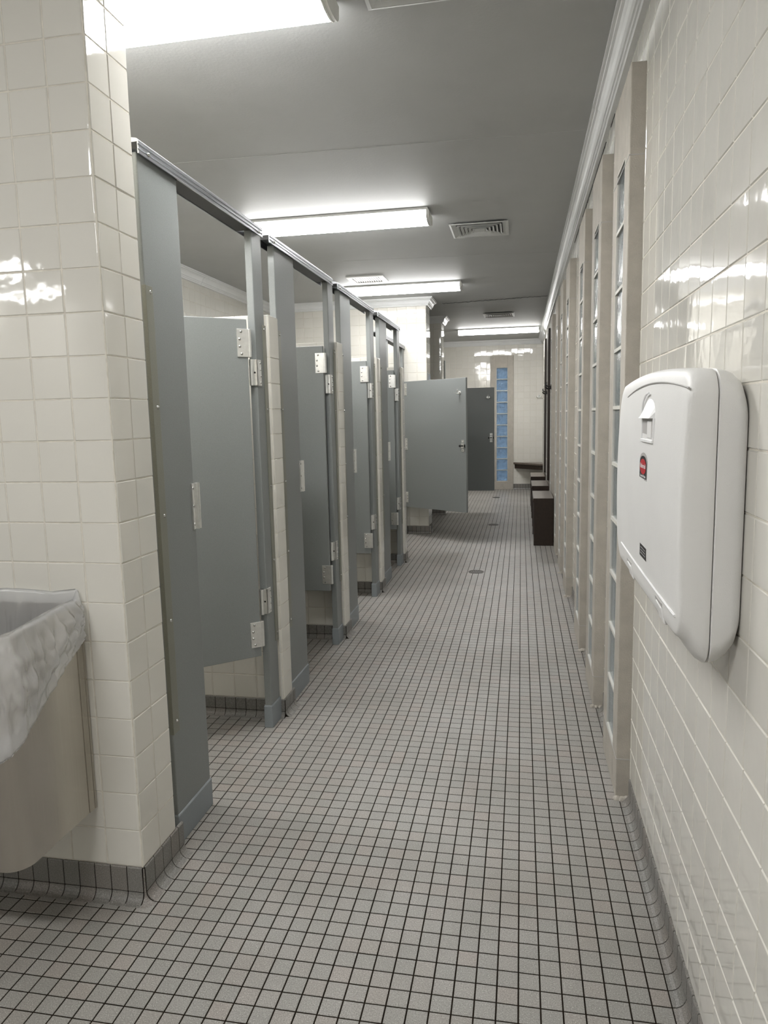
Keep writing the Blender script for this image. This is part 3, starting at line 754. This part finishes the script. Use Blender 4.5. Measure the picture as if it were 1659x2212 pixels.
def door(name, hinge, ang, width, s, label, z0=0.345, z1=1.775, nh=2, latch=True, hook=False, mat='panel'):
    t = thing(name, label, 'door', (hinge[0], hinge[1], 0), 'grey toilet stall doors'); t.rotation_euler = (0, 0, ang)
    mb = MB(); th = 0.026; mb.box(0.004, width, -th / 2, th / 2, z0, z1); local(mb.build('panel', mat, t, bevel=0.003))
    zs = [(1.622, 1.735), (0.388, 0.500)] if nh == 2 else [(1.60, 1.735), (0.99, 1.12), (0.388, 0.51)]
    f = s * th / 2
    for a, b in zs:
        mb = MB(); y = sorted((f, f + s * 0.004)); mb.box(0.0, 0.050, y[0], y[1], a, b)
        mb.cyl((-0.004, f * 0.6, a), (0, 0, 1), 0.010, b - a, 12)
        k = local(mb.build('hinge_plate', 'cast', t, bevel=0.0012))
        for i in range(4):
            mb = MB(); screw(mb, (0.032 + (0.007 if i in (1, 2) else 0), f + s * 0.004, a + 0.012 + i * (b - a - 0.024) / 3), (0, s, 0), 0.0058, 0.005)
            local(mb.build('screw', 'chrome', k, smooth=True))
    if latch:
        lx = width - 0.045; zc = 1.045
        mb = MB()
        for za, zb in ((0.032, 0.062), (-0.062, -0.032)):
            y = sorted((f, f + s * 0.004)); mb.box(lx - 0.018, lx + 0.018, y[0], y[1], zc + za, zc + zb)
        y = sorted((f, f + s * 0.010)); mb.box(lx - 0.020, lx + 0.020, y[0], y[1], zc - 0.026, zc + 0.026)
        k = local(mb.build('latch_case', 'cast', t, bevel=0.0015))
        mb = MB(); y = sorted((f + s * 0.010, f + s * 0.0125)); mb.box(lx - 0.014, lx + 0.010, y[0], y[1], zc - 0.007, zc + 0.007); local(mb.build('latch_slot', 'dark', k))
        mb = MB(); y = sorted((f + s * 0.0, f + s * 0.022)); mb.box(lx - 0.040, lx - 0.020, y[0], y[1], zc - 0.011, zc + 0.009); local(mb.build('slide_knob', 'rubber', k, bevel=0.004))
        mb = MB(); y = sorted((f, f + s * 0.014)); mb.box(width - 0.024, width - 0.012, y[0], y[1], zc - 0.014, zc + 0.014); local(mb.build('bumper', 'rubber', k, bevel=0.003))
        for dz in (0.047, -0.047):
            mb = MB(); screw(mb, (lx, f + s * 0.004, zc + dz), (0, s, 0), 0.004, 0.003); local(mb.build('screw', 'chrome', k, smooth=True))
    if hook:
        mt = Matrix.Translation((width - 0.085, f, 1.605))
        if s > 0: mt = mt @ Matrix.Rotation(math.pi, 4, 'Z')
        local(coat_hook(t, mt))
    return t
RPROF = [(-0.060, 2.1265), (-0.0565, 2.1265), (-0.0565, 2.158), (0.0085, 2.158), (0.0085, 2.1265), (0.0125, 2.1265), (0.0125, 2.134), (0.0105, 2.135), (0.0105, 2.139), (0.0128, 2.140), (0.0128, 2.147), (0.0107, 2.148), (0.0107, 2.152),
         (0.0128, 2.153), (0.0128, 2.162), (0.006, 2.168), (-0.020, 2.172), (-0.054, 2.168), (-0.060, 2.162)]
def rail(y0, y1, xf, label):
    t = thing('head_rail', label, 'rail', (xf, y0, 2.128), 'aluminium head rails over the stalls')
    mb = MB(); mb.prism([(xf + a, y0, b) for a, b in RPROF], (0, y1 - y0, 0)); mb.build('channel', 'rail', t)
    mb = MB()
    for yy in (y0 - 0.0008, y1 - 0.0002): mb.box(xf - 0.055, xf + 0.007, yy, yy + 0.001, 2.139, 2.157)
    mb.build('hollow_end', 'dark', t)
    mb = MB(); mb.box(xf - 0.056, xf + 0.0083, y0 + 0.25, y1 - 0.115, 2.129, 2.157); mb.build('channel_shade', 'rubber', t)  # dark filler added so the open underside of the channel looks shaded
    for yy in (y0 + 0.055, y1 - 0.045):
        mb = MB(); screw(mb, (xf + 0.0125, yy, 2.139), (1, 0, 0), 0.006, 0.005); mb.build('bolt', 'chrome', t, smooth=True)
PA = [(2.000, 2.246), (3.170, 3.450), (4.355, 4.625), (5.600, 5.900)]
PB = [(2.894, 3.005), (4.075, 4.190), (5.250, 5.375), (6.405, 6.535)]
for i in range(4):
    pilaster(*PA[i], 'latch', XF, ['wide grey pilaster touching the tiled pier, latch keeper on its far edge', 'wide grey pilaster with latch keeper between the first tiled divider and the second stall opening',
             'wide grey pilaster with latch keeper just past the second tiled divider', 'wide grey pilaster just past the third tiled divider, before the fourth stall opening'][i], i)
    pilaster(*PB[i], 'hinge', XF, ['narrow grey hinge post of the nearest stall, silver hinge plates', 'narrow grey hinge post of the second stall, in front of the second tiled divider',
             'narrow grey hinge post of the third stall', 'narrow grey hinge post of the fourth stall, last before the open light grey door'][i], i)
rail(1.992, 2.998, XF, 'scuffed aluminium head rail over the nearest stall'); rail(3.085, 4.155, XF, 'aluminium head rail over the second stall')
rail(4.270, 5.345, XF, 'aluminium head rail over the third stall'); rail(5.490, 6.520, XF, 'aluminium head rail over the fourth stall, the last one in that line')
door('stall_door', (XF - 0.026, 2.866), math.atan2(-0.66, -0.75), 0.62, 1, 'grey door of the nearest stall, swung half inward, two silver hinges')
door('stall_door', (XF - 0.022, 4.040), math.pi + 0.02, 0.60, 1, 'grey door of the second stall, swung square inward')
door('stall_door', (XF - 0.022, 5.215), math.pi - 0.02, 0.60, 1, 'grey door of the third stall, swung inward, half hidden')
door('stall_door', (XF - 0.022, 6.370), math.pi, 0.60, 1, 'narrow sliver of the grey fourth stall door, swung inward')
X5 = -1.315
pilaster(6.93, 7.23, 'latch', X5, 'set back grey pilaster of the wide fifth stall seen through the fourth opening', 4)
pilaster(8.13, 8.232, 'hinge', X5, 'grey hinge post against the tiled end wall, carrying the open door', 4)
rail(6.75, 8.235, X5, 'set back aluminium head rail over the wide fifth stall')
door('stall_door', (X5 + 0.018, 8.108), math.atan2(-0.51, 0.735), 0.90, -1, 'large light grey stall door standing open into the aisle with latch and hook', z0=0.335, z1=1.755, nh=3, hook=True)
door('stall_door', (-1.02, 10.20), 0.0, 0.655, -1, 'dark grey door in shade standing open left of the blue glass window', z0=0.30, z1=1.742, nh=3, hook=True)
mb = MB()
t = thing('partition_pilaster', 'shaded grey hinge post of the dark door, behind the second tiled pier', 'partition post', (-1.06, 10.2, 0), 'grey toilet partition pilasters')
mb.box(-1.10, -1.045, 10.165, 10.235, 0, 2.13); mb.build('panel', 'panel', t, bevel=0.003)

# ---------------------------------------------------------------- tiled dividers between stalls
XD = -1.068
for i, (y0, y1) in enumerate([(3.012, 3.135), (4.196, 4.322), (5.385, 5.520), (6.542, 6.675)]):
    lab = ['low tiled divider wall after the nearest stall, rounded end tiles', 'low tiled divider wall between the second and third stalls', 'low tiled divider wall between the third and fourth stalls', 'low tiled divider wall after the fourth stall, beside the open door'][i]
    t = thing('stall_divider', lab, 'divider', (XD, (y0 + y1) / 2, 0), 'low tiled walls between the stalls')
    zt = 1.812; z0 = 0.085
    mb = MB(); mb.box(XB, XD - 0.0020, y0 + 0.0020, y1 - 0.0020, 0, zt - 0.0020); mb.build('core', 'grout', t)
    zz = [z0 + k * PT for k in range(15)] + [zt - 0.002]
    bullnose_column(t, (XD, y0), (1, 0), (0, -1), zz, y1 - y0, r=0.010, name='end_tile')
    tiled(t, (0, y0, 0), (1, 0, 0), (0, 0, 1), (XB, XD - 0.018), (z0, zt), XD - 0.018, z0, PT, PT, limit=120, minpx=9)
    tiled(t, (0, y1, 0), (-1, 0, 0), (0, 0, 1), (-XD + 0.002, -XB), (z0, zt), -XD, z0, PT, PT, limit=0)
    tiled(t, (0, 0, zt), (1, 0, 0), (0, 1, 0), (XB, XD), (y0, y1), XD, y0, PT * 1.4, 0.2, limit=10, name='cap_tile')
    cove_run(t, (XB, y0), (XD + 0.004, y0), (0, -1), z0, 0.02, limit=40)
    cove_run(t, (XD, y0 + 0.002), (XD, y1 + 0.03), (1, 0), z0, 0.02, limit=10)
    cove_run(t, (XD, y1), (XB, y1), (0, 1), z0, 0.02, limit=0)

# ---------------------------------------------------------------- benches
for i, (y0, y1, x0, x1) in enumerate([(7.52, 8.28, 0.128, 0.333), (8.84, 9.58, 0.133, 0.333), (10.17, 10.88, 0.138, 0.333)]):
    t = thing('bench', ['nearest dark brown box bench against the right wall', 'middle dark brown bench of the three along the right wall', 'farthest dark brown bench of the row, before the end wall'][i], 'bench', (0.23, y0, 0), 'dark brown benches along the right wall')
    mb = MB(); mb.box(x0, x1, y0, y1, 0.458, 0.497); mb.build('seat', 'bench_top', t, bevel=0.004)
    mb = MB(); mb.box(x0 - 0.001, x1, y0 - 0.0012, y0 + 0.02, 0.456, 0.4965); mb.build('seat_edge', 'bench', t)
    for a in (y0 + 0.004, y1 - 0.034):
        mb = MB(); mb.box(x0 + 0.006, x1, a, a + 0.03, 0.0, 0.458); mb.build('end_panel', 'bench', t, bevel=0.002)
    mb = MB(); mb.box(x0 + 0.014, x0 + 0.032, y0 + 0.034, y1 - 0.034, 0.0, 0.458); mb.build('side_panel', 'bench', t)
t = thing('corner_bench', 'dark brown triangular corner seat fixed under the end wall beside the glass window', 'bench', (0.2, 13.2, 0.44))
mb = MB(); mb.prism([(-0.132, 13.292, 0.462), (0.377, 13.292, 0.462), (0.377, 12.80, 0.462), (0.335, 12.80, 0.462)], (0, 0, 0.032)); mb.build('seat', 'bench_top', t, bevel=0.004)
mb = MB(); mb.prism([(-0.11, 13.292, 0.385), (0.377, 13.292, 0.385), (0.377, 12.83, 0.385), (0.335, 12.83, 0.385)], (0, 0, 0.077)); mb.build('apron', 'bench', t)
# brown changing cubicle boards fixed in front of the far bays
for (y0, x0, zt, lab) in ((9.585, 0.338, 2.44, 'tall dark brown upright board on the right wall above the middle bench'), (10.885, 0.338, 2.44, 'tall dark brown upright board on the right wall above the farthest bench')):
    t = thing('upright_board', lab, 'board', (x0, y0, 1.4), 'dark brown upright boards by the benches')
    mb = MB(); mb.box(x0, 0.38, y0 - 0.02, y0 - 0.002, 0.50, zt); mb.build('board', 'bench', t, bevel=0.002)
# hooks on the walls
def wall_hook(loc, rot, lab, mat='cast', sc=1.3):
    t = thing('coat_hook', lab, 'hook', loc, 'coat hooks over the benches'); t.rotation_euler = (0, 0, rot)
    local(coat_hook(t, Matrix.Scale(sc, 4), mat, 'hook'))
wall_hook((0.334, 8.40, 1.66), -math.pi / 2, 'black double coat hook over the nearest bench on the right wall', 'rubber', 1.5)
wall_hook((0.334, 9.70, 1.64), -math.pi / 2, 'small black coat hook over the middle bench on the right wall', 'rubber', 1.4)
wall_hook((0.315, YE, 1.665), 0, 'chrome coat hook on the end wall above the corner seat', 'cast', 1.3)

# ---------------------------------------------------------------- waste bin with liner
bin_t = thing('waste_bin', 'wall hung brushed steel waste bin on the tiled near wall', 'bin', (-1.4, 1.6, 0.28))
bx0, bx1, by0, by1, bz0, bz1 = -1.62, -1.188, 1.415, 1.722, 0.279, 0.872
def bin_path(off=0.0, n=8, r=0.055):
    r = r + off; a0, a1, b0 = bx0 - off, bx1 + off, by0 - off; P = [(a1, by1)]
    P += [(a1, b0 + r)] + [(a1 - r + r * math.cos(t), b0 + r - r * math.sin(t)) for t in [k / n * math.pi / 2 for k in range(1, n + 1)]]
    P += [(a0 + r - r * math.sin(t), b0 + r - r * math.cos(t)) for t in [k / n * math.pi / 2 for k in range(0, n + 1)]] + [(a0, by1)]
    return P
P = bin_path(); Q = bin_path(-0.006)
mb = MB(); n = len(P)
vs = [(x, y, bz0) for x, y in P] + [(x, y, bz1) for x, y in P] + [(x, y, bz1) for x, y in Q] + [(x, y, bz0 + 0.01) for x, y in Q]
fs = [(i, i + 1, n + i + 1, n + i) for i in range(n - 1)] + [(n + i, n + i + 1, 2 * n + i + 1, 2 * n + i) for i in range(n - 1)] + [(2 * n + i, 2 * n + i + 1, 3 * n + i + 1, 3 * n + i) for i in range(n - 1)]
fs += [tuple(range(n)), tuple(range(3 * n, 4 * n))]
mb.add(vs, fs); mb.build('body', 'steel', bin_t, smooth=True)
mb = MB(); mb.box(bx0 - 0.004, bx1 + 0.003, by1 - 0.004, by1 + 0.004, bz0 - 0.0, bz1 + 0.004); mb.build('back_plate', 'steel', bin_t)
mb = MB(); mb.box(bx1, bx1 + 0.0018, by1 - 0.028, by1 + 0.003, bz0, bz1); mb.build('side_flange', 'steel', bin_t)

# plastic liner draped over the rim
def liner():
    base = bin_path(0.0, 10); pts = []
    # resample the path evenly, closed across the back
    closed = [Vector((x, y)) for x, y in base] + [Vector((base[0][0], by1))]
    seg = [(closed[i + 1] - closed[i]).length for i in range(len(closed) - 1)]; L = sum(seg); NS = 520
    def at(s):
        s = s % L; i = 0
        while i < len(seg) - 1 and s > seg[i]: s -= seg[i]; i += 1
        return closed[i].lerp(closed[i + 1], s / max(seg[i], 1e-6))
    cen = Vector(((bx0 + bx1) / 2, (by0 + by1) / 2 + 0.02))
    rnd = random.Random(5)
    def tri(x): x = x % 1.0; return 1 - abs(2 * x - 1)
    knots = {}
    def vn(i, j, k):
        if (i, j, k) not in knots: knots[(i, j, k)] = rnd.random()
        return knots[(i, j, k)]
    def vnoise(x, y, k):
        i, j = math.floor(x), math.floor(y); fx, fy = x - i, y - j
        a_, b_ = vn(i, j, k), vn(i + 1, j, k); c_, d_ = vn(i, j + 1, k), vn(i + 1, j + 1, k)
        return (a_ * (1 - fx) + b_ * fx) * (1 - fy) + (c_ * (1 - fx) + d_ * fx) * fy
    T = [-0.40, -0.32, -0.25, -0.19, -0.14, -0.10, -0.07, -0.045, -0.025, -0.010, 0.0]; KO = 34
    grid = []
    for k in range(NS):
        s = L * k / NS; p = at(s); d = (p - cen).normalized()
        back = max(0.0, min(1.0, (p.y - (by1 - 0.02)) / 0.02))
        u = s / L; sm = s / 0.05
        yk = (p.y - by0) / (by1 - by0)
        hem = 0.560 + 0.225 * max(0, yk) ** 0.85 + 0.006 * (vnoise(sm * 0.8, 0, 1) - 0.5)
        if p.x < bx1 - 0.06 and p.y < by0 + 0.02: hem = 0.548 + 0.012 * math.sin(p.x * 21)
        if back > 0: hem = 0.80
        rim = 0.880 + 0.010 * (vnoise(sm * 0.7, 3, 2) - 0.5) + 0.012 * max(0, yk) + 0.022 * back
        col = []
        for dz in T:
            w_ = -dz; am = min(1, w_ * 8)
            f = 0.020 * abs(vnoise(sm * 0.9 + w_ * 6, w_ * 7, 3) - 0.5) + 0.012 * abs(vnoise(sm * 2.3 - w_ * 9, w_ * 14, 4) - 0.5)
            col.append((p - d * (0.005 + 0.05 * w_ + f * am * 1.5), rim + dz))
        outn = 1.0 - back
        for j in range(1, KO + 1):
            v = j / KO; z = rim - (rim - hem) * v
            # long gathers hanging from the rim, fanning out, plus crumpled facets
            g1 = tri(sm * 1.3 + 0.6 * v + 0.5 * vnoise(sm * 0.4, v * 2, 5)) ** 2.2
            g2 = abs(vnoise(sm * 1.5 - v * 1.5, v * 3.5, 6) - 0.5) * 2
            g3 = abs(vnoise(sm * 3.2 + v * 3.0, v * 8.0, 7) - 0.5) * 2
            fold = (0.010 * g1 + 0.020 * g2 + 0.010 * g3) * (0.15 + 0.85 * min(1, v * 2.2)) * (1 - 0.7 * max(0, v - 0.8) / 0.2)
            hemroll = 0.005 * max(0, 1 - abs(v - 0.94) / 0.05)
            lift = (0.003 + 0.012 * math.sin(min(1, v * 1.2) * 3.0) + fold + hemroll) * outn + 0.0012
            col.append((p + d * lift, z))
        e = col[-1]
        for q, (dn, up) in enumerate(((0.0035, 0.012), (0.0, 0.030), (-0.004, 0.055))): col.append((e[0] + d * dn * outn, e[1] + up))
        grid.append(col)
    m_ = len(grid[0]); vs = []
    for col in grid:
        for (p, z) in col: vs.append((p.x, min(p.y, by1 - 0.002), z))
    fs = [(k * m_ + j, ((k + 1) % NS) * m_ + j, ((k + 1) % NS) * m_ + j + 1, k * m_ + j + 1) for k in range(NS) for j in range(m_ - 1)]
    mb = MB(); mb.add(vs, fs)
    o = mb.build('bin_liner', 'bag', None, smooth=False)
    o.data.polygons.foreach_set('use_smooth', [True] * len(o.data.polygons))
    tag(o, 'clear crumpled plastic liner folded over the rim of the steel waste bin', 'liner')
liner()

# ---------------------------------------------------------------- baby changing station
bt = thing('changing_station', 'light grey plastic fold-down changing station closed on the right wall', 'changing table', (0.375, 1.74, 0.95))
def ring_outline(y0, y1, z0, z1, r, arch, lowcut=0.0, n=8):
    """rounded rectangle in the y-z plane with an arched top, counter-clockwise"""
    pts = []
    def topz(y):
        u = (y - y0) / (y1 - y0) * 2 - 1; return z1 + arch * (1 - u * u)
    C = [(y0 + r, z0 + r, math.pi, 1.5 * math.pi), (y1 - r * 1.5, z0 + r * 1.5, 1.5 * math.pi, 2 * math.pi), (y1 - r, z1 - r, 0, 0.5 * math.pi), (y0 + r, z1 - r, 0.5 * math.pi, math.pi)]
    for ci, (cy_, cz_, a0, a1) in enumerate(C):
        rr = r * 1.5 if ci == 1 else r
        for k in range(n + 1):
            a = a0 + (a1 - a0) * k / n; pts.append([cy_ + rr * math.cos(a), cz_ + rr * math.sin(a)])
        nx = C[(ci + 1) % 4]; ra = r * 1.5 if (ci + 1) % 4 == 1 else r
        pe = [nx[0] + ra * math.cos(nx[2]), nx[1] + ra * math.sin(nx[2])]; ps = pts[-1]
        for k in range(1, 14): pts.append([ps[0] + (pe[0] - ps[0]) * k / 14, ps[1] + (pe[1] - ps[1]) * k / 14])
    for p in pts:
        if p[1] > z1 - r * 1.01: p[1] += arch * (1 - ((p[0] - y0) / (y1 - y0) * 2 - 1) ** 2) * min(1, (p[1] - (z1 - r)) / r)
    return pts
def loft(layers, name, parent, mat, close_front=False):
    mb = MB(); n = len(layers[0]); mb.add([v for L_ in layers for v in L_], [(j * n + i, j * n + (i + 1) % n, (j + 1) * n + (i + 1) % n, (j + 1) * n + i) for j in range(len(layers) - 1) for i in range(n)])
    if close_front:
        L_ = layers[-1]; k0 = (len(layers) - 1) * n; mb.add([], [])
        mb.f.append(tuple(range(k0, k0 + n))); mb.mi.append(0)
    return mb.build(name, mat, parent, smooth=True)
def lay(x, y0, y1, z0, z1, r, arch=0.018): return [(x, a, b) for a, b in ring_outline(y0, y1, z0, z1, r, arch)]
Y0s, Y1s = 1.312, 2.165
back = [lay(0.3795, Y0s + 0.02, Y1s - 0.02, 0.965, 1.385, 0.05), lay(0.3785, Y0s + 0.006, Y1s - 0.006, 0.955, 1.395, 0.05), lay(0.373, Y0s + 0.001, Y1s, 0.935, 1.412, 0.055), lay(0.362, Y0s, Y1s, 0.919, 1.424, 0.055), lay(0.348, Y0s, Y1s, 0.909, 1.430, 0.05),
        lay(0.333, Y0s, Y1s, 0.906, 1.433, 0.045), lay(0.3315, Y0s + 0.002, Y1s - 0.002, 0.908, 1.431, 0.045), lay(0.331, Y0s + 0.006, Y1s - 0.006, 0.912, 1.427, 0.045)]
loft(back, 'wall_tray', bt, 'plastic')
def xfront(y, z):
    v = (z - 1.17) / 0.25; u = (y - 1.74) / 0.43
    return 0.2705 + 0.009 * v * v + 0.003 * u * u
fr_l = [lay(0.3305, Y0s + 0.006, Y1s - 0.006, 0.912, 1.427, 0.045), lay(0.3290, Y0s + 0.001, Y1s - 0.001, 0.907, 1.432, 0.045), lay(0.327, Y0s, Y1s, 0.906, 1.433, 0.045), lay(0.315, Y0s, Y1s, 0.914, 1.434, 0.045), lay(0.303, Y0s + 0.0005, Y1s, 0.928, 1.434, 0.047),
        lay(0.295, Y0s + 0.001, Y1s - 0.001, 0.944, 1.434, 0.05)]
def warp(L_, dx=0.0):
    return [(max(xfront(y, z) + dx, 0.0), y, z) for (_, y, z) in L_]
fr_l += [warp(lay(0.288, Y0s + 0.0015, Y1s - 0.0015, 0.950, 1.433, 0.052), 0.008), warp(lay(0.28, Y0s + 0.004, Y1s - 0.004, 0.953, 1.430, 0.052), 0.003), warp(lay(0.28, Y0s + 0.009, Y1s - 0.009, 0.958, 1.424, 0.052), 0.0006),
         warp(lay(0.28, Y0s + 0.030, Y1s - 0.030, 0.975, 1.404, 0.05))]
for q in (0.15, 0.35, 0.6, 0.85, 0.97):
    base_l = ring_outline(Y0s + 0.030, Y1s - 0.030, 0.975, 1.404, 0.05, 0.018)
    cyy, czz = 1.74, 1.19
    fr_l.append([(xfront(a + (cyy - a) * q, b + (czz - b) * q), a + (cyy - a) * q, b + (czz - b) * q) for a, b in base_l])
loft(fr_l, 'folding_bed', bt, 'plastic', True)
# moulded details
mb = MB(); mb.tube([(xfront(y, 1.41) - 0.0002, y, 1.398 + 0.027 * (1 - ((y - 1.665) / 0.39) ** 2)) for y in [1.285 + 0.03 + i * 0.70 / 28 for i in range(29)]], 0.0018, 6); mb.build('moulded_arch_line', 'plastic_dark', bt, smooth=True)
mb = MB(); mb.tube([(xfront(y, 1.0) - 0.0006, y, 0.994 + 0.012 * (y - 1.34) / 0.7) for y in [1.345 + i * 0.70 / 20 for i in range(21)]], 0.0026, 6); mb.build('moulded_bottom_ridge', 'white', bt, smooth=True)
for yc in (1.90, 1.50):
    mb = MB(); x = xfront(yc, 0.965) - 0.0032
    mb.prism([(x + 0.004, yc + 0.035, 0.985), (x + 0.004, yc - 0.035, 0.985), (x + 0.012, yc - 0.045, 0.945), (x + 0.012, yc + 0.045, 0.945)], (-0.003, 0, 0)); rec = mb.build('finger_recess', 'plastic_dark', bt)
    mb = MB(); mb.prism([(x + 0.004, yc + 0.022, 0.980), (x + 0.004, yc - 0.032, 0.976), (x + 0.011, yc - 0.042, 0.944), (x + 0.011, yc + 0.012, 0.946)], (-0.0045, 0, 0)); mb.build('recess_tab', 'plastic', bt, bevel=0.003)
# latch: hood over a recessed grip
ly0, ly1 = 1.592, 1.735; zt_, zm, zb = 1.392, 1.350, 1.303
xf_ = xfront(1.66, 1.33)
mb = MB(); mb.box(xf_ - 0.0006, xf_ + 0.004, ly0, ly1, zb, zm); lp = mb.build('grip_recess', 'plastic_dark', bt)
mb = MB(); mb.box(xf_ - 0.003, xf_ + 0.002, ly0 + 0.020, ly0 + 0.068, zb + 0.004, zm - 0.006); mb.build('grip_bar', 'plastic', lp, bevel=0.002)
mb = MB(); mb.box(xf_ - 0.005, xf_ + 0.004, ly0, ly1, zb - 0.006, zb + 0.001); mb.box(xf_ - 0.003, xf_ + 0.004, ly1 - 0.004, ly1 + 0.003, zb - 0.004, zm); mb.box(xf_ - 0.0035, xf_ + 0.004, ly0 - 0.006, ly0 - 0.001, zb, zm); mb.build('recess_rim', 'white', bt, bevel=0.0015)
mb = MB(); yc = (ly0 + ly1) / 2; nn = 12
arc = [(yc + (ly1 - ly0) / 2 * math.cos(a), zm + (zt_ - zm) * math.sin(a) ** 0.8) for a in [math.pi * k / nn for k in range(nn + 1)]]
bot = [(xf_ - 0.016 if 0 < i < nn else xf_ - 0.001, y, z) for i, (y, z) in enumerate(arc)]
vs = [(xf_ + 0.003, y, z) for y, z in arc] + [(xf_ - 0.011, yc + (y - yc) * 0.96, zm) for y, z in arc]
mb.add(vs, [(i, i + 1, nn + 1 + i + 1, nn + 1 + i) for i in range(nn)] + [tuple(range(nn + 1)), tuple(range(nn + 1, 2 * nn + 2)), (0, nn, 2 * nn + 1, nn + 1)])
mb.build('latch_hood', 'white', bt)
mb = MB(); mb.tube([(xf_ - 0.0008, yc + ((ly1 - ly0) / 2 + 0.010) * math.cos(a) - 0.002, zm + (zt_ - zm + 0.012) * math.sin(a) ** 0.8) for a in [math.pi * k / 16 for k in range(0, 9)]], 0.0022, 6)
mb.build('hood_rim', 'white', bt, smooth=True)

def text_mesh(body, size, mat, parent, loc, xscale=1.0, name='lettering'):
    cu = bpy.data.curves.new(name, 'FONT'); cu.body = body; cu.size = size; cu.align_x = 'CENTER'; cu.align_y = 'CENTER'; cu.extrude = 0.0001; cu.resolution_u = 2
    tmp = bpy.data.objects.new('tmp', cu)
    me = bpy.data.meshes.new_from_object(tmp); bpy.data.objects.remove(tmp)
    me.materials.clear(); me.materials.append(M[mat])
    # text x -> -Y (reads left to right for someone facing +X), text y -> +Z
    for v in me.vertices:
        a, b, c = v.co; v.co = (-c, -a * xscale, b)
    o = bpy.data.objects.new(name, me); link(o, parent); o.location = Vector(loc) - parent_world(parent)
    me.name = name; me.update(); return o
def flat(parent, pts, x, th, mat, name):
    mb = MB(); mb.prism([(x, a, b) for a, b in pts], (-th, 0, 0)); return mb.build(name, mat, parent)
lx = xfront(1.69, 1.24) - 0.0004; lyc, lzc = 1.692, 1.238
hw, hh = 0.045, 0.022
shield = [(lyc - hw, lzc - hh), (lyc + hw, lzc - hh)] + [(lyc + hw * math.cos(a), lzc + 0.010 + (hh - 0.004) * math.sin(a)) for a in [math.pi * k / 14 for k in range(15)]]
grow = [(lyc + (a - lyc) * 1.12, lzc + (b - lzc) * 1.22 + 0.001) for a, b in shield]
g0 = flat(bt, grow, lx + 0.0006, 0.0006, 'plastic_dark', 'badge_backing')
bd = flat(bt, shield, lx, 0.0006, 'black', 'badge')
flat(bd, [(lyc + 0.039 * math.cos(a), lzc + 0.004 + 0.0175 * math.sin(a)) for a in [2 * math.pi * k / 24 for k in range(24)]], lx - 0.0006, 0.0004, 'red', 'red_oval')
text_mesh('Rubbermaid', 0.0155, 'white', bd, (lx - 0.0012, lyc, lzc + 0.005), 0.92)
text_mesh('Commercial Products', 0.0085, 'white', bd, (lx - 0.0008, lyc, lzc - 0.0175), 0.95)
kx = xfront(1.675, 1.05) - 0.0002
lb = flat(bt, [(1.636, 1.036), (1.718, 1.036), (1.718, 1.0635), (1.636, 1.0635)], kx, 0.0006, 'black', 'instruction_label')
for i in range(3): flat(lb, [(1.645, 1.0425 + i * 0.0065), (1.708, 1.0425 + i * 0.0065), (1.708, 1.0445 + i * 0.0065), (1.645, 1.0445 + i * 0.0065)], kx - 0.0006, 0.0002, 'grey_print', 'print_line')
